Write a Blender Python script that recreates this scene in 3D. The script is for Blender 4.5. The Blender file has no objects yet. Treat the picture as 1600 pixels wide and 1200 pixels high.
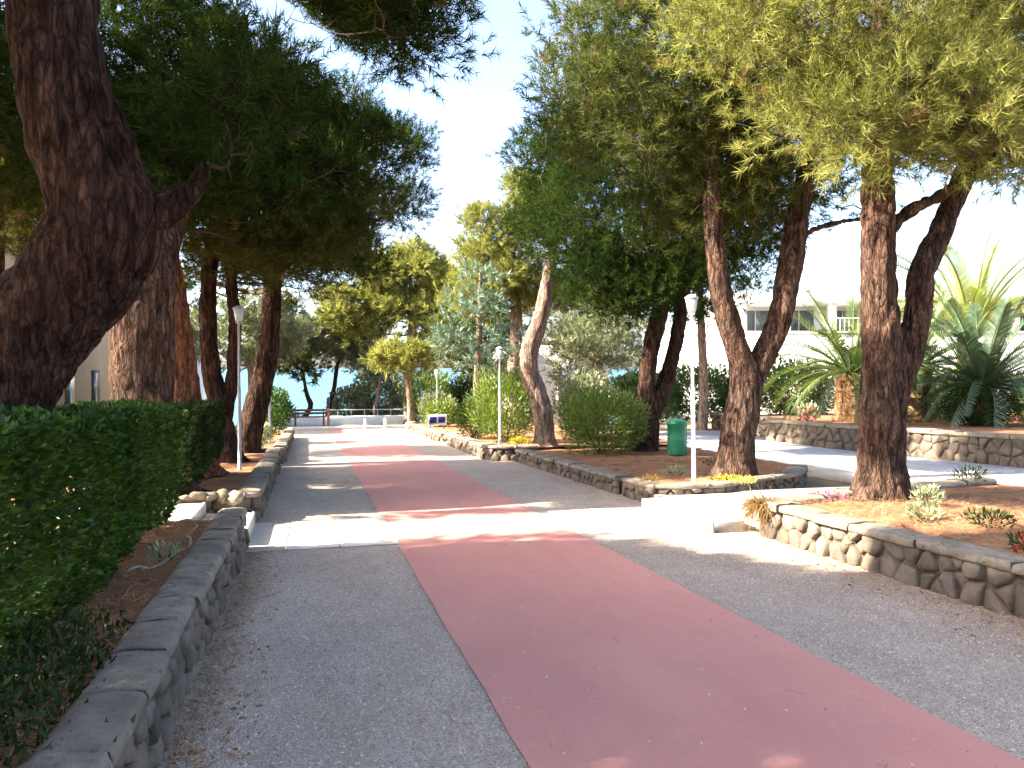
import bpy, math, random
import numpy as np
from math import radians as R, sin, cos, pi

# ------------------------------------------------------------------ camera, sky, sun, exposure
SC = bpy.context.scene
COL = SC.collection
SLOPE = 0.028                      # the avenue runs gently downhill towards the sea
EYE = 1.6
cd = bpy.data.cameras.new('camera'); cam = bpy.data.objects.new('camera', cd); COL.objects.link(cam)
cd.sensor_width = 36; cd.lens = 1256/1600*36; cd.clip_start = 0.05; cd.clip_end = 20000
cam.location = (0, 0, EYE); cam.rotation_euler = (R(90)-math.atan(25/1256), 0, R(-14))
SC.camera = cam
SUN_EL = 35.0
SUN_T = math.tan(R(SUN_EL))
W = bpy.data.worlds.new('World'); SC.world = W; W.use_nodes = True
wn = W.node_tree.nodes; wl = W.node_tree.links
bg = wn['Background']; sky = wn.new('ShaderNodeTexSky'); sky.sky_type = 'NISHITA'; sky.sun_disc = False
sky.sun_elevation = R(SUN_EL); sky.sun_rotation = R(270); sky.air_density = 0.75; sky.dust_density = 2.6; sky.ozone_density = 0.4
wl.new(sky.outputs[0], bg.inputs[0]); bg.inputs[1].default_value = 0.108
sd = bpy.data.lights.new('sun', 'SUN'); sun = bpy.data.objects.new('sun', sd); COL.objects.link(sun)
sd.energy = 5.0; sd.angle = R(0.55); sd.color = (1.0, 0.90, 0.74)
sun.rotation_euler = (0, -R(90-SUN_EL), 0)     # shines from the left (-X) across the avenue
sun.location = (-30, 10, 25)
SC.view_settings.view_transform = 'Standard'; SC.view_settings.look = 'None'
SC.view_settings.exposure = 2.8; SC.view_settings.gamma = 1.0; SC.view_settings.use_curve_mapping = False
SC.render.engine = 'CYCLES'
SC.cycles.use_denoising = True; SC.cycles.use_adaptive_sampling = True; SC.cycles.adaptive_threshold = 0.03
SC.cycles.max_bounces = 5; SC.cycles.diffuse_bounces = 3; SC.cycles.transmission_bounces = 3; SC.cycles.glossy_bounces = 3

rng = np.random.default_rng(7)
random.seed(7)

# ------------------------------------------------------------------ numpy helpers
def gz(y): return -SLOPE*y

def _h(i, j, k, s):
    n = (i*374761393 + j*668265263 + k*2147483647 + s*1274126177) & 0xffffffff
    n = ((n ^ (n >> 13))*1274126177) & 0xffffffff
    n = n ^ (n >> 16)
    return (n & 0xffff)/65535.0
def vnoise(P, s=0):
    P = np.asarray(P, float); I = np.floor(P).astype(np.int64); F = P-I; F = F*F*(3-2*F)
    r = 0
    for a in (0, 1):
        for b in (0, 1):
            for c in (0, 1):
                w = (F[:, 0] if a else 1-F[:, 0])*(F[:, 1] if b else 1-F[:, 1])*(F[:, 2] if c else 1-F[:, 2])
                r = r + w*_h(I[:, 0]+a, I[:, 1]+b, I[:, 2]+c, s)
    return r
def fbm(P, s=0, o=3):
    P = np.asarray(P, float); r = 0; a = .5
    for i in range(o):
        r = r + a*vnoise(P*(2**i), s+i); a *= .5
    return r

def mk(name, V, F, mat, parent=None, smooth=False, loc=(0, 0, 0), base=None):
    """one mesh object from vertex and face arrays (faces: array (n,3)/(n,4) or a list of such arrays)"""
    V = np.asarray(V, np.float32).reshape(-1, 3)
    if base is not None: V = V-np.asarray(base, np.float32)
    if not isinstance(F, list) or np.ndim(F[0]) == 1: F = [np.array(F)]
    F = [np.asarray(f, np.int32) for f in F if len(f)]
    me = bpy.data.meshes.new(name)
    me.vertices.add(len(V)); me.vertices.foreach_set('co', V.ravel())
    nl = sum(f.size for f in F); nf = sum(len(f) for f in F)
    me.loops.add(nl); me.polygons.add(nf)
    me.loops.foreach_set('vertex_index', np.concatenate([f.ravel() for f in F]))
    tot = np.concatenate([np.full(len(f), f.shape[1], np.int32) for f in F])
    st = np.concatenate([[0], np.cumsum(tot)[:-1]]).astype(np.int32)
    me.polygons.foreach_set('loop_start', st); me.polygons.foreach_set('loop_total', tot)
    if smooth: me.polygons.foreach_set('use_smooth', np.ones(nf, bool))
    me.update(calc_edges=True); me.validate()
    if mat is not None: me.materials.append(mat)
    o = bpy.data.objects.new(name, me); COL.objects.link(o); o.location = loc
    if parent is not None: o.parent = parent
    return o

def empty(name, loc, label, cat, group=None, rz=0):
    o = bpy.data.objects.new(name, None); COL.objects.link(o); o.location = loc; o.rotation_euler = (0, 0, rz)
    o.empty_display_size = .2
    return tag(o, label, cat, group)
def tag(o, label, cat, group=None):
    o['label'] = label; o['category'] = cat
    if group: o['group'] = group
    return o
def struct(o, kind='structure', label=None):
    o['kind'] = kind
    if label: o['label'] = label
    return o

class MB:
    """collects boxes, tubes and lathes into one mesh"""
    def __init__(s): s.v = []; s.q = []; s.t = []; s.n = 0
    def add(s, V, Q=None, T=None):
        V = np.asarray(V, float).reshape(-1, 3)
        if Q is not None and len(Q): s.q.append(np.asarray(Q)+s.n)
        if T is not None and len(T): s.t.append(np.asarray(T)+s.n)
        s.v.append(V); s.n += len(V); return s
    def box(s, x0, x1, y0, y1, z0, z1, slope=True, M=None):
        V = np.array([(x, y, z) for z in (z0, z1) for y in (y0, y1) for x in (x0, x1)], float)
        if slope: V[:, 2] += gz(V[:, 1])
        if M is not None: V = M(V)
        return s.add(V, [(0, 2, 3, 1), (4, 5, 7, 6), (0, 1, 5, 4), (2, 6, 7, 3), (0, 4, 6, 2), (1, 3, 7, 5)])
    def bbox(s, x0, x1, y0, y1, z0, z1, b=.02, slope=False):
        """box with chamfered edges"""
        c = np.array([(x0+x1)/2, (y0+y1)/2, (z0+z1)/2]); h = np.array([(x1-x0)/2, (y1-y0)/2, (z1-z0)/2])
        V = []; idx = {}
        for sx in (-1, 1):
            for sy in (-1, 1):
                for sz in (-1, 1):
                    sg = np.array([sx, sy, sz])
                    for a in range(3):
                        p = sg*(h-b); p = p.astype(float); p[a] = sg[a]*h[a]
                        idx[(sx, sy, sz, a)] = len(V); V.append(c+p)
        Q = []; T = []
        for a in range(3):
            u, w = (a+1) % 3, (a+2) % 3
            for sg in (-1, 1):
                ring = []
                for (su, sw) in ((-1, -1), (1, -1), (1, 1), (-1, 1)):
                    k = [0, 0, 0]; k[a] = sg; k[u] = su; k[w] = sw; ring.append(idx[(*k, a)])
                Q.append(ring if sg > 0 else ring[::-1])
            for su in (-1, 1):
                for sw in (-1, 1):
                    k0 = [0, 0, 0]; k0[u] = su; k0[w] = sw; k1 = list(k0); k0[a] = -1; k1[a] = 1
                    Q.append([idx[(*k0, u)], idx[(*k1, u)], idx[(*k1, w)], idx[(*k0, w)]])
        for sx in (-1, 1):
            for sy in (-1, 1):
                for sz in (-1, 1): T.append([idx[(sx, sy, sz, a)] for a in range(3)])
        V = np.array(V)
        if slope: V[:, 2] += gz(V[:, 1])
        return s.add(V, Q, T)
    def tube(s, P, r, n=8, cap=True):
        V, Q = tube(P, r, n); T = []
        m = len(P)
        if cap:
            V = np.vstack([V, [P[0]], [P[-1]]]); a = m*n
            T = [(a, (i+1) % n, i) for i in range(n)]+[(a+1, (m-1)*n+i, (m-1)*n+(i+1) % n) for i in range(n)]
        return s.add(V, Q, T)
    def lathe(s, c, prof, n=16):
        """prof: list of (r, z)"""
        th = np.arange(n)*2*pi/n
        V = np.concatenate([np.stack([c[0]+r*np.cos(th), c[1]+r*np.sin(th), np.full(n, c[2]+z)], 1) for r, z in prof])
        return s.add(V, gridq(len(prof), n))
    def build(s, name, mat, parent=None, base=None, smooth=False):
        F = []
        if s.q: F.append(np.concatenate(s.q))
        if s.t: F.append(np.concatenate(s.t))
        return mk(name, np.concatenate(s.v), F, mat, parent, smooth, base=base)

def gridq(m, n, wrap=True):
    i = np.arange(m-1)[:, None]; j = np.arange(n if wrap else n-1)[None, :]; j2 = (j+1) % n
    return np.stack([i*n+j, i*n+j2, (i+1)*n+j2, (i+1)*n+j], -1).reshape(-1, 4)
def spline(P, n, extra=None):
    """Catmull-Rom through the points, n samples; extra = per-point scalars resampled too"""
    P = np.asarray(P, float); m = len(P)
    A = P if extra is None else np.hstack([P, np.asarray(extra, float)[:, None]])
    A = np.vstack([2*A[0]-A[1], A, 2*A[-1]-A[-2]])
    u = np.linspace(0, m-1-1e-9, n); k = u.astype(int); t = (u-k)[:, None]
    p0, p1, p2, p3 = A[k], A[k+1], A[k+2], A[k+3]
    C = .5*((2*p1)+(-p0+p2)*t+(2*p0-5*p1+4*p2-p3)*t*t+(-p0+3*p1-3*p2+p3)*t**3)
    return C if extra is None else (C[:, :3], C[:, 3])
def frames(P):
    T = np.gradient(P, axis=0); T /= np.linalg.norm(T, axis=1)[:, None]+1e-9
    N = np.zeros_like(T); v = np.array([1., 0, 0]) if abs(T[0, 0]) < .8 else np.array([0, 1., 0])
    for i in range(len(P)):
        v = v-T[i]*np.dot(v, T[i]); v /= np.linalg.norm(v)+1e-9; N[i] = v
    return T, N, np.cross(T, N)
def tube(P, r, n=8, disp=None):
    P = np.asarray(P, float); r = np.broadcast_to(np.asarray(r, float), (len(P),))
    T, N, B = frames(P); th = np.arange(n)*2*pi/n
    d = N[:, None]*np.cos(th)[None, :, None]+B[:, None]*np.sin(th)[None, :, None]
    rr = r[:, None]*np.ones(n)[None]
    if disp is not None: rr = rr+disp(P[:, None]+d*rr[..., None], th, r)
    V = P[:, None]+d*rr[..., None]
    return V.reshape(-1, 3), gridq(len(P), n)

# ------------------------------------------------------------------ materials
def mat(name, build):
    m = bpy.data.materials.new(name); m.use_nodes = True; nt = m.node_tree
    for n in list(nt.nodes): nt.nodes.remove(n)
    out = nt.nodes.new('ShaderNodeOutputMaterial')
    class H: pass
    h = H(); h.nt = nt
    def N(t, **kw):
        n = nt.nodes.new('ShaderNode'+t)
        for k, v in kw.items():
            if k.startswith('i_'):
                key = k[2:].replace('_', ' ')
                n.inputs[key].default_value = v
            else: setattr(n, k, v)
        return n
    def L(a, b): nt.links.new(a, b)
    h.N = N; h.L = L
    h.co = N('TexCoord').outputs['Object']
    def mapping(scale=(1, 1, 1), src=None):
        mp = N('Mapping'); mp.inputs['Scale'].default_value = scale; L(src or h.co, mp.inputs[0]); return mp.outputs[0]
    h.mapping = mapping
    def noise(scale, detail=4, rough=.55, src=None, dist=0):
        n = N('TexNoise'); n.inputs['Scale'].default_value = scale; n.inputs['Detail'].default_value = detail
        n.inputs['Roughness'].default_value = rough; n.inputs['Distortion'].default_value = dist; L(src or h.co, n.inputs['Vector']); return n.outputs['Fac']
    h.noise = noise
    def voro(scale, feature='F1', src=None, out='Distance', rnd=1):
        n = N('TexVoronoi'); n.feature = feature; n.inputs['Scale'].default_value = scale; n.inputs['Randomness'].default_value = rnd; L(src or h.co, n.inputs['Vector']); return n.outputs[out]
    h.voro = voro
    def ramp(fac, stops):
        n = N('ValToRGB'); e = n.color_ramp.elements
        while len(e) < len(stops): e.new(.5)
        for i, (p, c) in enumerate(stops): e[i].position = p; e[i].color = (*c, 1) if len(c) == 3 else c
        L(fac, n.inputs[0]); return n.outputs[0]
    h.ramp = ramp
    def mix(fac, a, b, mode='MIX'):
        n = N('MixRGB'); n.blend_type = mode
        for s, v in (('Fac', fac), ('Color1', a), ('Color2', b)):
            if isinstance(v, (int, float)): n.inputs[s].default_value = v
            elif isinstance(v, tuple): n.inputs[s].default_value = (*v, 1)
            else: L(v, n.inputs[s])
        return n.outputs[0]
    h.mix = mix
    def math_(op, a, b=None):
        n = N('Math'); n.operation = op
        for i, v in enumerate((a, b)):
            if v is None: continue
            if isinstance(v, (int, float)): n.inputs[i].default_value = v
            else: L(v, n.inputs[i])
        return n.outputs[0]
    h.math = math_
    def bump(height, strength, dist=.01, nrm=None):
        n = N('Bump'); n.inputs['Strength'].default_value = strength; n.inputs['Distance'].default_value = dist; L(height, n.inputs['Height'])
        if nrm: L(nrm, n.inputs['Normal'])
        return n.outputs[0]
    h.bump = bump
    def pr(color, rough=.8, nrm=None, spec=.3, metal=0):
        n = N('BsdfPrincipled'); n.inputs['Roughness'].default_value = rough; n.inputs['Specular IOR Level'].default_value = spec; n.inputs['Metallic'].default_value = metal
        if isinstance(color, tuple): n.inputs['Base Color'].default_value = (*color, 1)
        else: L(color, n.inputs['Base Color'])
        if nrm: L(nrm, n.inputs['Normal'])
        return n.outputs[0]
    h.pr = pr
    h.rand = lambda: N('ObjectInfo').outputs['Random']
    h.island = lambda: N('NewGeometry').outputs['Random Per Island']
    L(build(h), out.inputs['Surface'])
    return m

def m_gravel(h):
    v = h.voro(105, out='Color'); vd = h.voro(105); big = h.noise(.45, 6, .6); mid = h.noise(3.2, 5, .65); pat = h.noise(1.3, 5, .7, h.mapping((1, .3, 1)))
    g = h.N('RGBToBW'); h.L(v, g.inputs[0])
    c = h.ramp(g.outputs[0], [(0, (.26, .195, .150)), (.45, (.48, .385, .305)), (1, (.70, .585, .475))])
    c = h.mix(h.ramp(big, [(.38, (0, 0, 0)), (.66, (.8, .8, .8))]), c, h.mix(.55, c, (.36, .28, .235)))
    c = h.mix(h.ramp(pat, [(.48, (0,)*3), (.68, (.55,)*3)]), c, h.mix(1.0, c, (.78, .75, .71), 'MULTIPLY'))
    c = h.mix(h.ramp(mid, [(.40, (.5,)*3), (.60, (0,)*3)]), c, h.mix(1.0, c, (.82, .80, .77), 'MULTIPLY'))
    return h.pr(c, .9, h.bump(h.math('ADD', vd, h.math('MULTIPLY', mid, .8)), .9, .014))
def m_red(h):
    big = h.noise(.5, 6, .6); f = h.noise(70, 3); st = h.noise(1.6, 6, .7, h.mapping((1, .22, 1))); sp = h.noise(7, 6, .75); cr = h.voro(.9, 'DISTANCE_TO_EDGE', h.mapping((1, .8, 1)))
    c = h.ramp(big, [(.3, (.49, .210, .165)), (.7, (.58, .265, .208))])
    c = h.mix(h.ramp(st, [(.42, (0,)*3), (.72, (.55,)*3)]), c, (.42, .18, .150))
    c = h.mix(h.ramp(sp, [(.58, (0,)*3), (.76, (.4,)*3)]), c, (.62, .36, .31))
    c = h.mix(h.ramp(sp, [(.24, (.4,)*3), (.36, (0,)*3)]), c, (.33, .15, .125))
    c = h.mix(h.ramp(f, [(.5, (0,)*3), (.8, (.4,)*3)]), c, (.62, .30, .25))
    return h.pr(c, .78, h.bump(h.math('ADD', f, h.math('MULTIPLY', sp, .6)), .4, .005))
def m_concrete(h, a=(.46, .43, .40), b=(.60, .57, .53)):
    n = h.noise(2.2, 6, .65); f = h.noise(45, 3); s = h.noise(.5, 4)
    c = h.ramp(n, [(.3, a), (.7, b)])
    c = h.mix(h.ramp(s, [(.5, (0,)*3), (.75, (.5,)*3)]), c, (.34, .31, .29))
    c = h.mix(h.math('MULTIPLY', h.rand(), .25), c, (.34, .31, .28))
    return h.pr(c, .85, h.bump(h.math('ADD', f, h.math('MULTIPLY', n, 2)), .45, .008))
def m_cap(h):
    n = h.noise(5, 7, .7); f = h.noise(55, 4, .65); s = h.noise(1.6, 5, .65); sp = h.noise(16, 3, .6)
    c = h.ramp(n, [(.32, (.15, .120, .090)), (.55, (.29, .240, .185)), (.75, (.43, .365, .285))])
    c = h.mix(h.ramp(s, [(.48, (0,)*3), (.68, (.75,)*3)]), c, (.12, .105, .085))
    c = h.mix(h.ramp(sp, [(.60, (0,)*3), (.68, (.8,)*3)]), c, (.09, .078, .062))
    c = h.mix(h.math('MULTIPLY', h.rand(), .35), c, (.20, .165, .13))
    return h.pr(c, .92, h.bump(h.math('ADD', h.math('MULTIPLY', n, 2), h.math('ADD', f, sp)), .9, .02), .15)
def m_soil(h):
    n = h.noise(3, 6, .65); f = h.noise(38, 4); s = h.noise(30, 3, .6, h.mapping((1, 5, 1)))
    c = h.ramp(n, [(.3, (.17, .072, .036)), (.55, (.33, .16, .08)), (.75, (.46, .27, .15))])
    c = h.mix(h.ramp(f, [(.45, (0,)*3), (.7, (.7,)*3)]), c, (.13, .06, .035))
    c = h.mix(h.ramp(s, [(.55, (0,)*3), (.7, (.6,)*3)]), c, (.42, .23, .12))
    return h.pr(c, .95, h.bump(h.math('ADD', f, s), .8, .015), .1)
def m_ground(h):
    n = h.noise(.5, 6, .65); f = h.noise(20, 4)
    c = h.ramp(n, [(.3, (.16, .10, .06)), (.5, (.23, .17, .10)), (.7, (.16, .17, .07))])
    c = h.mix(h.ramp(f, [(.45, (0,)*3), (.7, (.6,)*3)]), c, (.12, .09, .05))
    return h.pr(c, .95, h.bump(f, .7, .02), .1)
def m_stone(h, a=(.065, .052, .042), b=(.20, .162, .128)):
    n = h.noise(6, 6, .65); f = h.noise(38, 4, .6); l = h.noise(3, 4)
    c = h.ramp(n, [(.3, a), (.7, b)])
    rr = h.rand(); c = h.mix(h.math('MULTIPLY', rr, .5), c, (.15, .095, .06))
    c = h.mix(h.math('MULTIPLY', h.math('FRACT', h.math('MULTIPLY', rr, 7.3)), .45), c, (.20, .172, .138))
    c = h.mix(h.ramp(l, [(.48, (0,)*3), (.68, (.75,)*3)]), c, (.06, .05, .04))
    return h.pr(c, .9, h.bump(h.math('ADD', n, h.math('MULTIPLY', f, .5)), .8, .02), .2)
def m_mortar(h):
    f = h.noise(30, 5, .7); n = h.noise(4, 4)
    c = h.ramp(n, [(.3, (.075, .06, .048)), (.7, (.16, .13, .105))])
    return h.pr(c, .95, h.bump(f, 1, .02), .1)
def bark(dark, mid, light):
    def f(h):
        fur = h.noise(15, 7, .62, h.mapping((1, 1, .20)), .9); fine = h.noise(48, 4, .6, h.mapping((1, 1, .45)))
        plates = h.voro(17, 'DISTANCE_TO_EDGE', h.mapping((1, 1, .33))); big = h.noise(1.1, 4)
        c = h.ramp(fur, [(.36, dark), (.50, mid), (.66, light)])
        c = h.mix(h.ramp(plates, [(.0, (.55,)*3), (.10, (0,)*3)]), c, dark)
        c = h.mix(h.ramp(fine, [(.38, (.6,)*3), (.6, (0,)*3)]), c, h.mix(1.0, c, (.5, .46, .44), 'MULTIPLY'))
        c = h.mix(h.ramp(big, [(.4, (0,)*3), (.7, (.55,)*3)]), c, h.mix(1.0, c, (1.25, .95, .8), 'MULTIPLY'))
        hh = h.math('ADD', h.math('MULTIPLY', fur, 1.6), h.math('ADD', h.math('MULTIPLY', fine, .3), h.math('MULTIPLY', h.ramp(plates, [(0, (0,)*3), (.12, (1,)*3)]), .35)))
        return h.pr(c, .95, h.bump(hh, 1.0, .035), .05)
    return f
def leaf(c0, c1, c2, trans=.4, gloss=0., nscale=1.1):
    def f(h):
        n = h.noise(nscale, 3, .6); i = h.island()
        k = h.math('ADD', h.math('MULTIPLY', n, .75), h.math('MULTIPLY', i, .35))
        c = h.ramp(k, [(.3, c0), (.55, c1), (.8, c2)])
        d = h.N('BsdfDiffuse'); h.L(c, d.inputs['Color'])
        t = h.N('BsdfTranslucent'); h.L(h.mix(1.0, c, (1.15, 1.2, .55), 'MULTIPLY'), t.inputs['Color'])
        m = h.N('MixShader'); m.inputs[0].default_value = trans; h.L(d.outputs[0], m.inputs[1]); h.L(t.outputs[0], m.inputs[2])
        if gloss:
            g = h.N('BsdfGlossy'); g.inputs['Roughness'].default_value = .42; g.inputs['Color'].default_value = (.8, .85, .8, 1)
            m2 = h.N('MixShader'); m2.inputs[0].default_value = gloss; h.L(m.outputs[0], m2.inputs[1]); h.L(g.outputs[0], m2.inputs[2]); return m2.outputs[0]
        return m.outputs[0]
    return f
def plain(c, rough=.6, var=.12, spec=.3, metal=0, bump=.15):
    def f(h):
        n = h.noise(4, 5, .6); g = h.noise(30, 3)
        d = tuple(x*(1-var*2) for x in c)
        col = h.ramp(n, [(.3, d), (.65, c)])
        return h.pr(col, rough, h.bump(g, bump, .004), spec, metal)
    return f
def m_sea(h):
    n = h.noise(.06, 4, .6, h.mapping((1, 3, 1))); b = h.noise(.4, 5, .6, h.mapping((1, 2.5, 1)))
    c = h.ramp(n, [(.3, (.055, .125, .175)), (.7, (.075, .155, .205))])
    return h.pr(c, .5, h.bump(b, .6, .6), .12)
def m_stucco(c):
    def f(h):
        n = h.noise(.6, 6, .65); g = h.noise(60, 3); st = h.noise(1.4, 4, .6, h.mapping((3, 3, .3)))
        col = h.ramp(n, [(.3, tuple(x*.88 for x in c)), (.65, c)])
        col = h.mix(h.ramp(st, [(.55, (0,)*3), (.8, (.35,)*3)]), col, tuple(x*.7 for x in c))
        return h.pr(col, .9, h.bump(g, .3, .005), .2)
    return f
def m_glass(h):
    n = h.noise(.7, 3)
    return h.pr(h.ramp(n, [(.3, (.03, .05, .055)), (.7, (.07, .10, .11))]), .06, None, .8)

M = {k: mat(k, f) for k, f in {
    'gravel': m_gravel, 'red': m_red, 'concrete': m_concrete, 'soil': m_soil, 'ground': m_ground, 'stone': m_stone,
    'cap': m_cap, 'mortar': m_mortar, 'bark_brown': bark((.02, .013, .010), (.075, .048, .037), (.18, .115, .085)),
    'pave': lambda h: m_concrete(h, (.34, .325, .32), (.47, .45, .44)),
    'nosing': plain((.72, .69, .64), .8), 'palestone': lambda h: m_stone(h, (.17, .135, .09), (.36, .30, .215)),
    'bark': bark((.014, .009, .007), (.045, .027, .020), (.115, .070, .050)),
    'bark_red': bark((.05, .02, .011), (.18, .075, .04), (.34, .16, .09)),
    'bark_grey': bark((.09, .07, .058), (.26, .195, .155), (.46, .36, .285)),
    'twig': plain((.075, .05, .035), .9, .3),
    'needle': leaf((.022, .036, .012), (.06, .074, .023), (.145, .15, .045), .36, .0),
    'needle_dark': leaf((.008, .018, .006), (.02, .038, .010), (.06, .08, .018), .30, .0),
    'needle_lit': leaf((.075, .088, .026), (.19, .195, .06), (.35, .34, .125), .42, .0),  # brighter copy of the needles: sunlight on the crowns put into the colour
    'needle_blue': leaf((.04, .085, .065), (.10, .165, .125), (.20, .27, .21), .25, .04),
    'olive': leaf((.07, .085, .045), (.14, .16, .085), (.24, .25, .15), .3, .05),
    'dead': leaf((.12, .07, .03), (.20, .125, .055), (.30, .20, .095), .3),
    'hedge': leaf((.009, .026, .003), (.028, .064, .007), (.085, .145, .018), .32, .02, 2.2),
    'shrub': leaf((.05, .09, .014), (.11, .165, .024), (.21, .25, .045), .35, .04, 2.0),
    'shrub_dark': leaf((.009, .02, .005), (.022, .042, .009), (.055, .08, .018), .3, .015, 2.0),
    'oleander': leaf((.03, .07, .018), (.075, .13, .035), (.16, .22, .06), .35, .05, 1.5),
    'succulent': leaf((.14, .17, .085), (.25, .29, .15), (.38, .42, .24), .2, .05, 4),
    'palm': leaf((.03, .062, .018), (.07, .115, .03), (.17, .20, .055), .3, .06, 1.2),
    'palm_lit': leaf((.10, .14, .035), (.18, .22, .055), (.28, .31, .09), .38, .05, 1.2),  # paler copy of the palm green, with sun on the fronds painted in
    'palm_dark': leaf((.018, .04, .02), (.035, .068, .03), (.07, .11, .045), .22, .06, 1.2),
    'palm_trunk': bark((.07, .04, .02), (.24, .145, .075), (.42, .28, .16)),
    'pink': leaf((.45, .05, .14), (.62, .09, .22), (.75, .25, .38), .3), 'redflower': leaf((.5, .02, .02), (.62, .03, .03), (.7, .08, .05), .2),
    'yellow': leaf((.40, .33, .03), (.55, .46, .05), (.68, .60, .12), .3),
    'white': plain((.78, .77, .75), .5, .06), 'lamp_white': plain((.70, .70, .69), .45, .08), 'lantern': plain((.55, .57, .58), .25, .1, .5),
    'metal_grey': plain((.36, .37, .40), .5, .1, .4), 'dark_metal': plain((.05, .05, .055), .5, .1),
    'green_bin': plain((.03, .24, .125), .45, .12, .4), 'blue': plain((.02, .03, .20), .5, .1), 'wood': plain((.16, .075, .04), .8, .25),
    'terracotta': plain((.42, .17, .09), .85, .2), 'hose': plain((.42, .38, .27), .6, .1),
    'stucco_beige': m_stucco((.44, .29, .165)), 'stucco_white': m_stucco((.80, .79, .77)), 'stucco_pale': m_stucco((.70, .66, .60)),
    'glass': m_glass, 'sea': m_sea, 'wire': plain((.05, .05, .05), .7), 'pebble': lambda h: h.pr(h.ramp(h.island(), [(0, (.24, .18, .14)), (.5, (.46, .375, .30)), (1, (.72, .61, .50))]), .9, None, .2),
    'litter': lambda h: h.pr(h.ramp(h.island(), [(0, (.14, .065, .032)), (.5, (.34, .18, .09)), (1, (.52, .34, .19))]), .95, None, .1),
}.items()}

# ------------------------------------------------------------------ the setting: ground, road, path, sea
def sheet(name, xs, ys, zf, m, kind='structure'):
    X, Y = np.meshgrid(xs, ys); P = np.stack([X.ravel(), Y.ravel()], 1)
    V = np.column_stack([P, zf(P[:, 0], P[:, 1])])
    o = mk(name, V, gridq(len(ys), len(xs), False)[:, ::1], m, smooth=True)
    return struct(o, kind)
def terrain(x, y):
    z = gz(np.minimum(y, 41.0))-.035
    over = np.clip(y-41.0, 0, None)
    z = z-np.clip(over*.42, 0, 12)
    P = np.stack([x*.25, y*.25, x*0], 1)
    off = np.clip(np.maximum(-x-5, x-15)/4, 0, 1)
    return z+off*(fbm(P, 3)-.45)*.25
sheet('ground', np.concatenate([[-400, -150, -60, -40, -30], np.arange(-24, 30, .75), [32, 40, 60, 90, 150, 400]]),
      np.concatenate([[-200, -80, -40, -20], np.arange(-12, 62, .75), [64, 70, 80]]), terrain, M['ground'])
sheet('sea', np.array([-9000., -2000, -300, 0, 300, 2000, 9000]), np.array([55., 200, 600, 2000, 16000]), lambda x, y: x*0-9.0, M['sea'])
def edge_wob(y, s): return .008*(vnoise(np.stack([y*2.3, y*0, y*0], 1), s)-.5)*2
def strip(name, xl, xr, y0, y1, z, m, n=160, s=1):
    ys = np.linspace(y0, y1, n)
    t = (ys-y0)/(y1-y0)
    a = xl[0]+(xl[1]-xl[0])*t+edge_wob(ys*3, s); b = xr[0]+(xr[1]-xr[0])*t+edge_wob(ys*3, s+9)
    k = 9
    V = np.concatenate([np.stack([a+(b-a)*u/(k-1), ys, gz(ys)+z+0*ys], 1) for u in range(k)])
    V = V.reshape(k, n, 3).transpose(1, 0, 2).reshape(-1, 3)
    return struct(mk(name, V, gridq(n, k, False), m, smooth=True))
strip('gravel_road', (-.72, -.72), (4.9, 4.6), -4, 35.5, 0, M['gravel'])
strip('red_path', (.93, .70), (3.02, 2.50), -4, 33.5, .008, M['red'], 300)
# concrete crossing of separate slabs, left and right of the red strip
cross = struct(mk('concrete_crossing', [(-.75, 8.34, gz(8.34)+.003), (.90, 8.34, gz(8.34)+.003), (.90, 10.1, gz(10.1)+.003), (-.75, 10.1, gz(10.1)+.003)], [(0, 1, 2, 3)], M['mortar']))
xs = [(-.73, -.26), (-.25, .27), (.28, .88)]
for (a, b) in xs+[(3.0, 3.56), (3.57, 4.1), (4.11, 4.62)]:
    for (c, d) in ((8.36, 10.08),):
        mb = MB().bbox(a, b, c, d, -.05, .012+random.uniform(0, .004), .006, slope=True)
        mb.build('slab', M['concrete'], cross)
# paved plaza to the right, a step above the road, with the side path between the beds
pave = MB()
pave.box(4.62, 8.9, 8.15, 10.35, -.12, .13)
pave.box(8.9, 14.2, -3, 8.15, -.12, .128)
pave.box(8.9, 14.2, 8.15, 27, -.12, .13)
struct(pave.build('plaza_pavement', M['pave']))
st = empty('entrance_step', (4.6, 9.2, gz(9.2)), 'pale concrete step leading from the crossing up to the plaza on the right', 'step')
MB().bbox(4.28, 4.66, 8.02, 10.0, -.02, .135, .012, slope=True).build('tread', M['concrete'], st, base=st.location)
# side road at the far end
sheet('side_road', np.linspace(-14, 16, 40), np.linspace(34.2, 38.2, 8), lambda x, y: gz(y)+.02, M['pave'])

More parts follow.
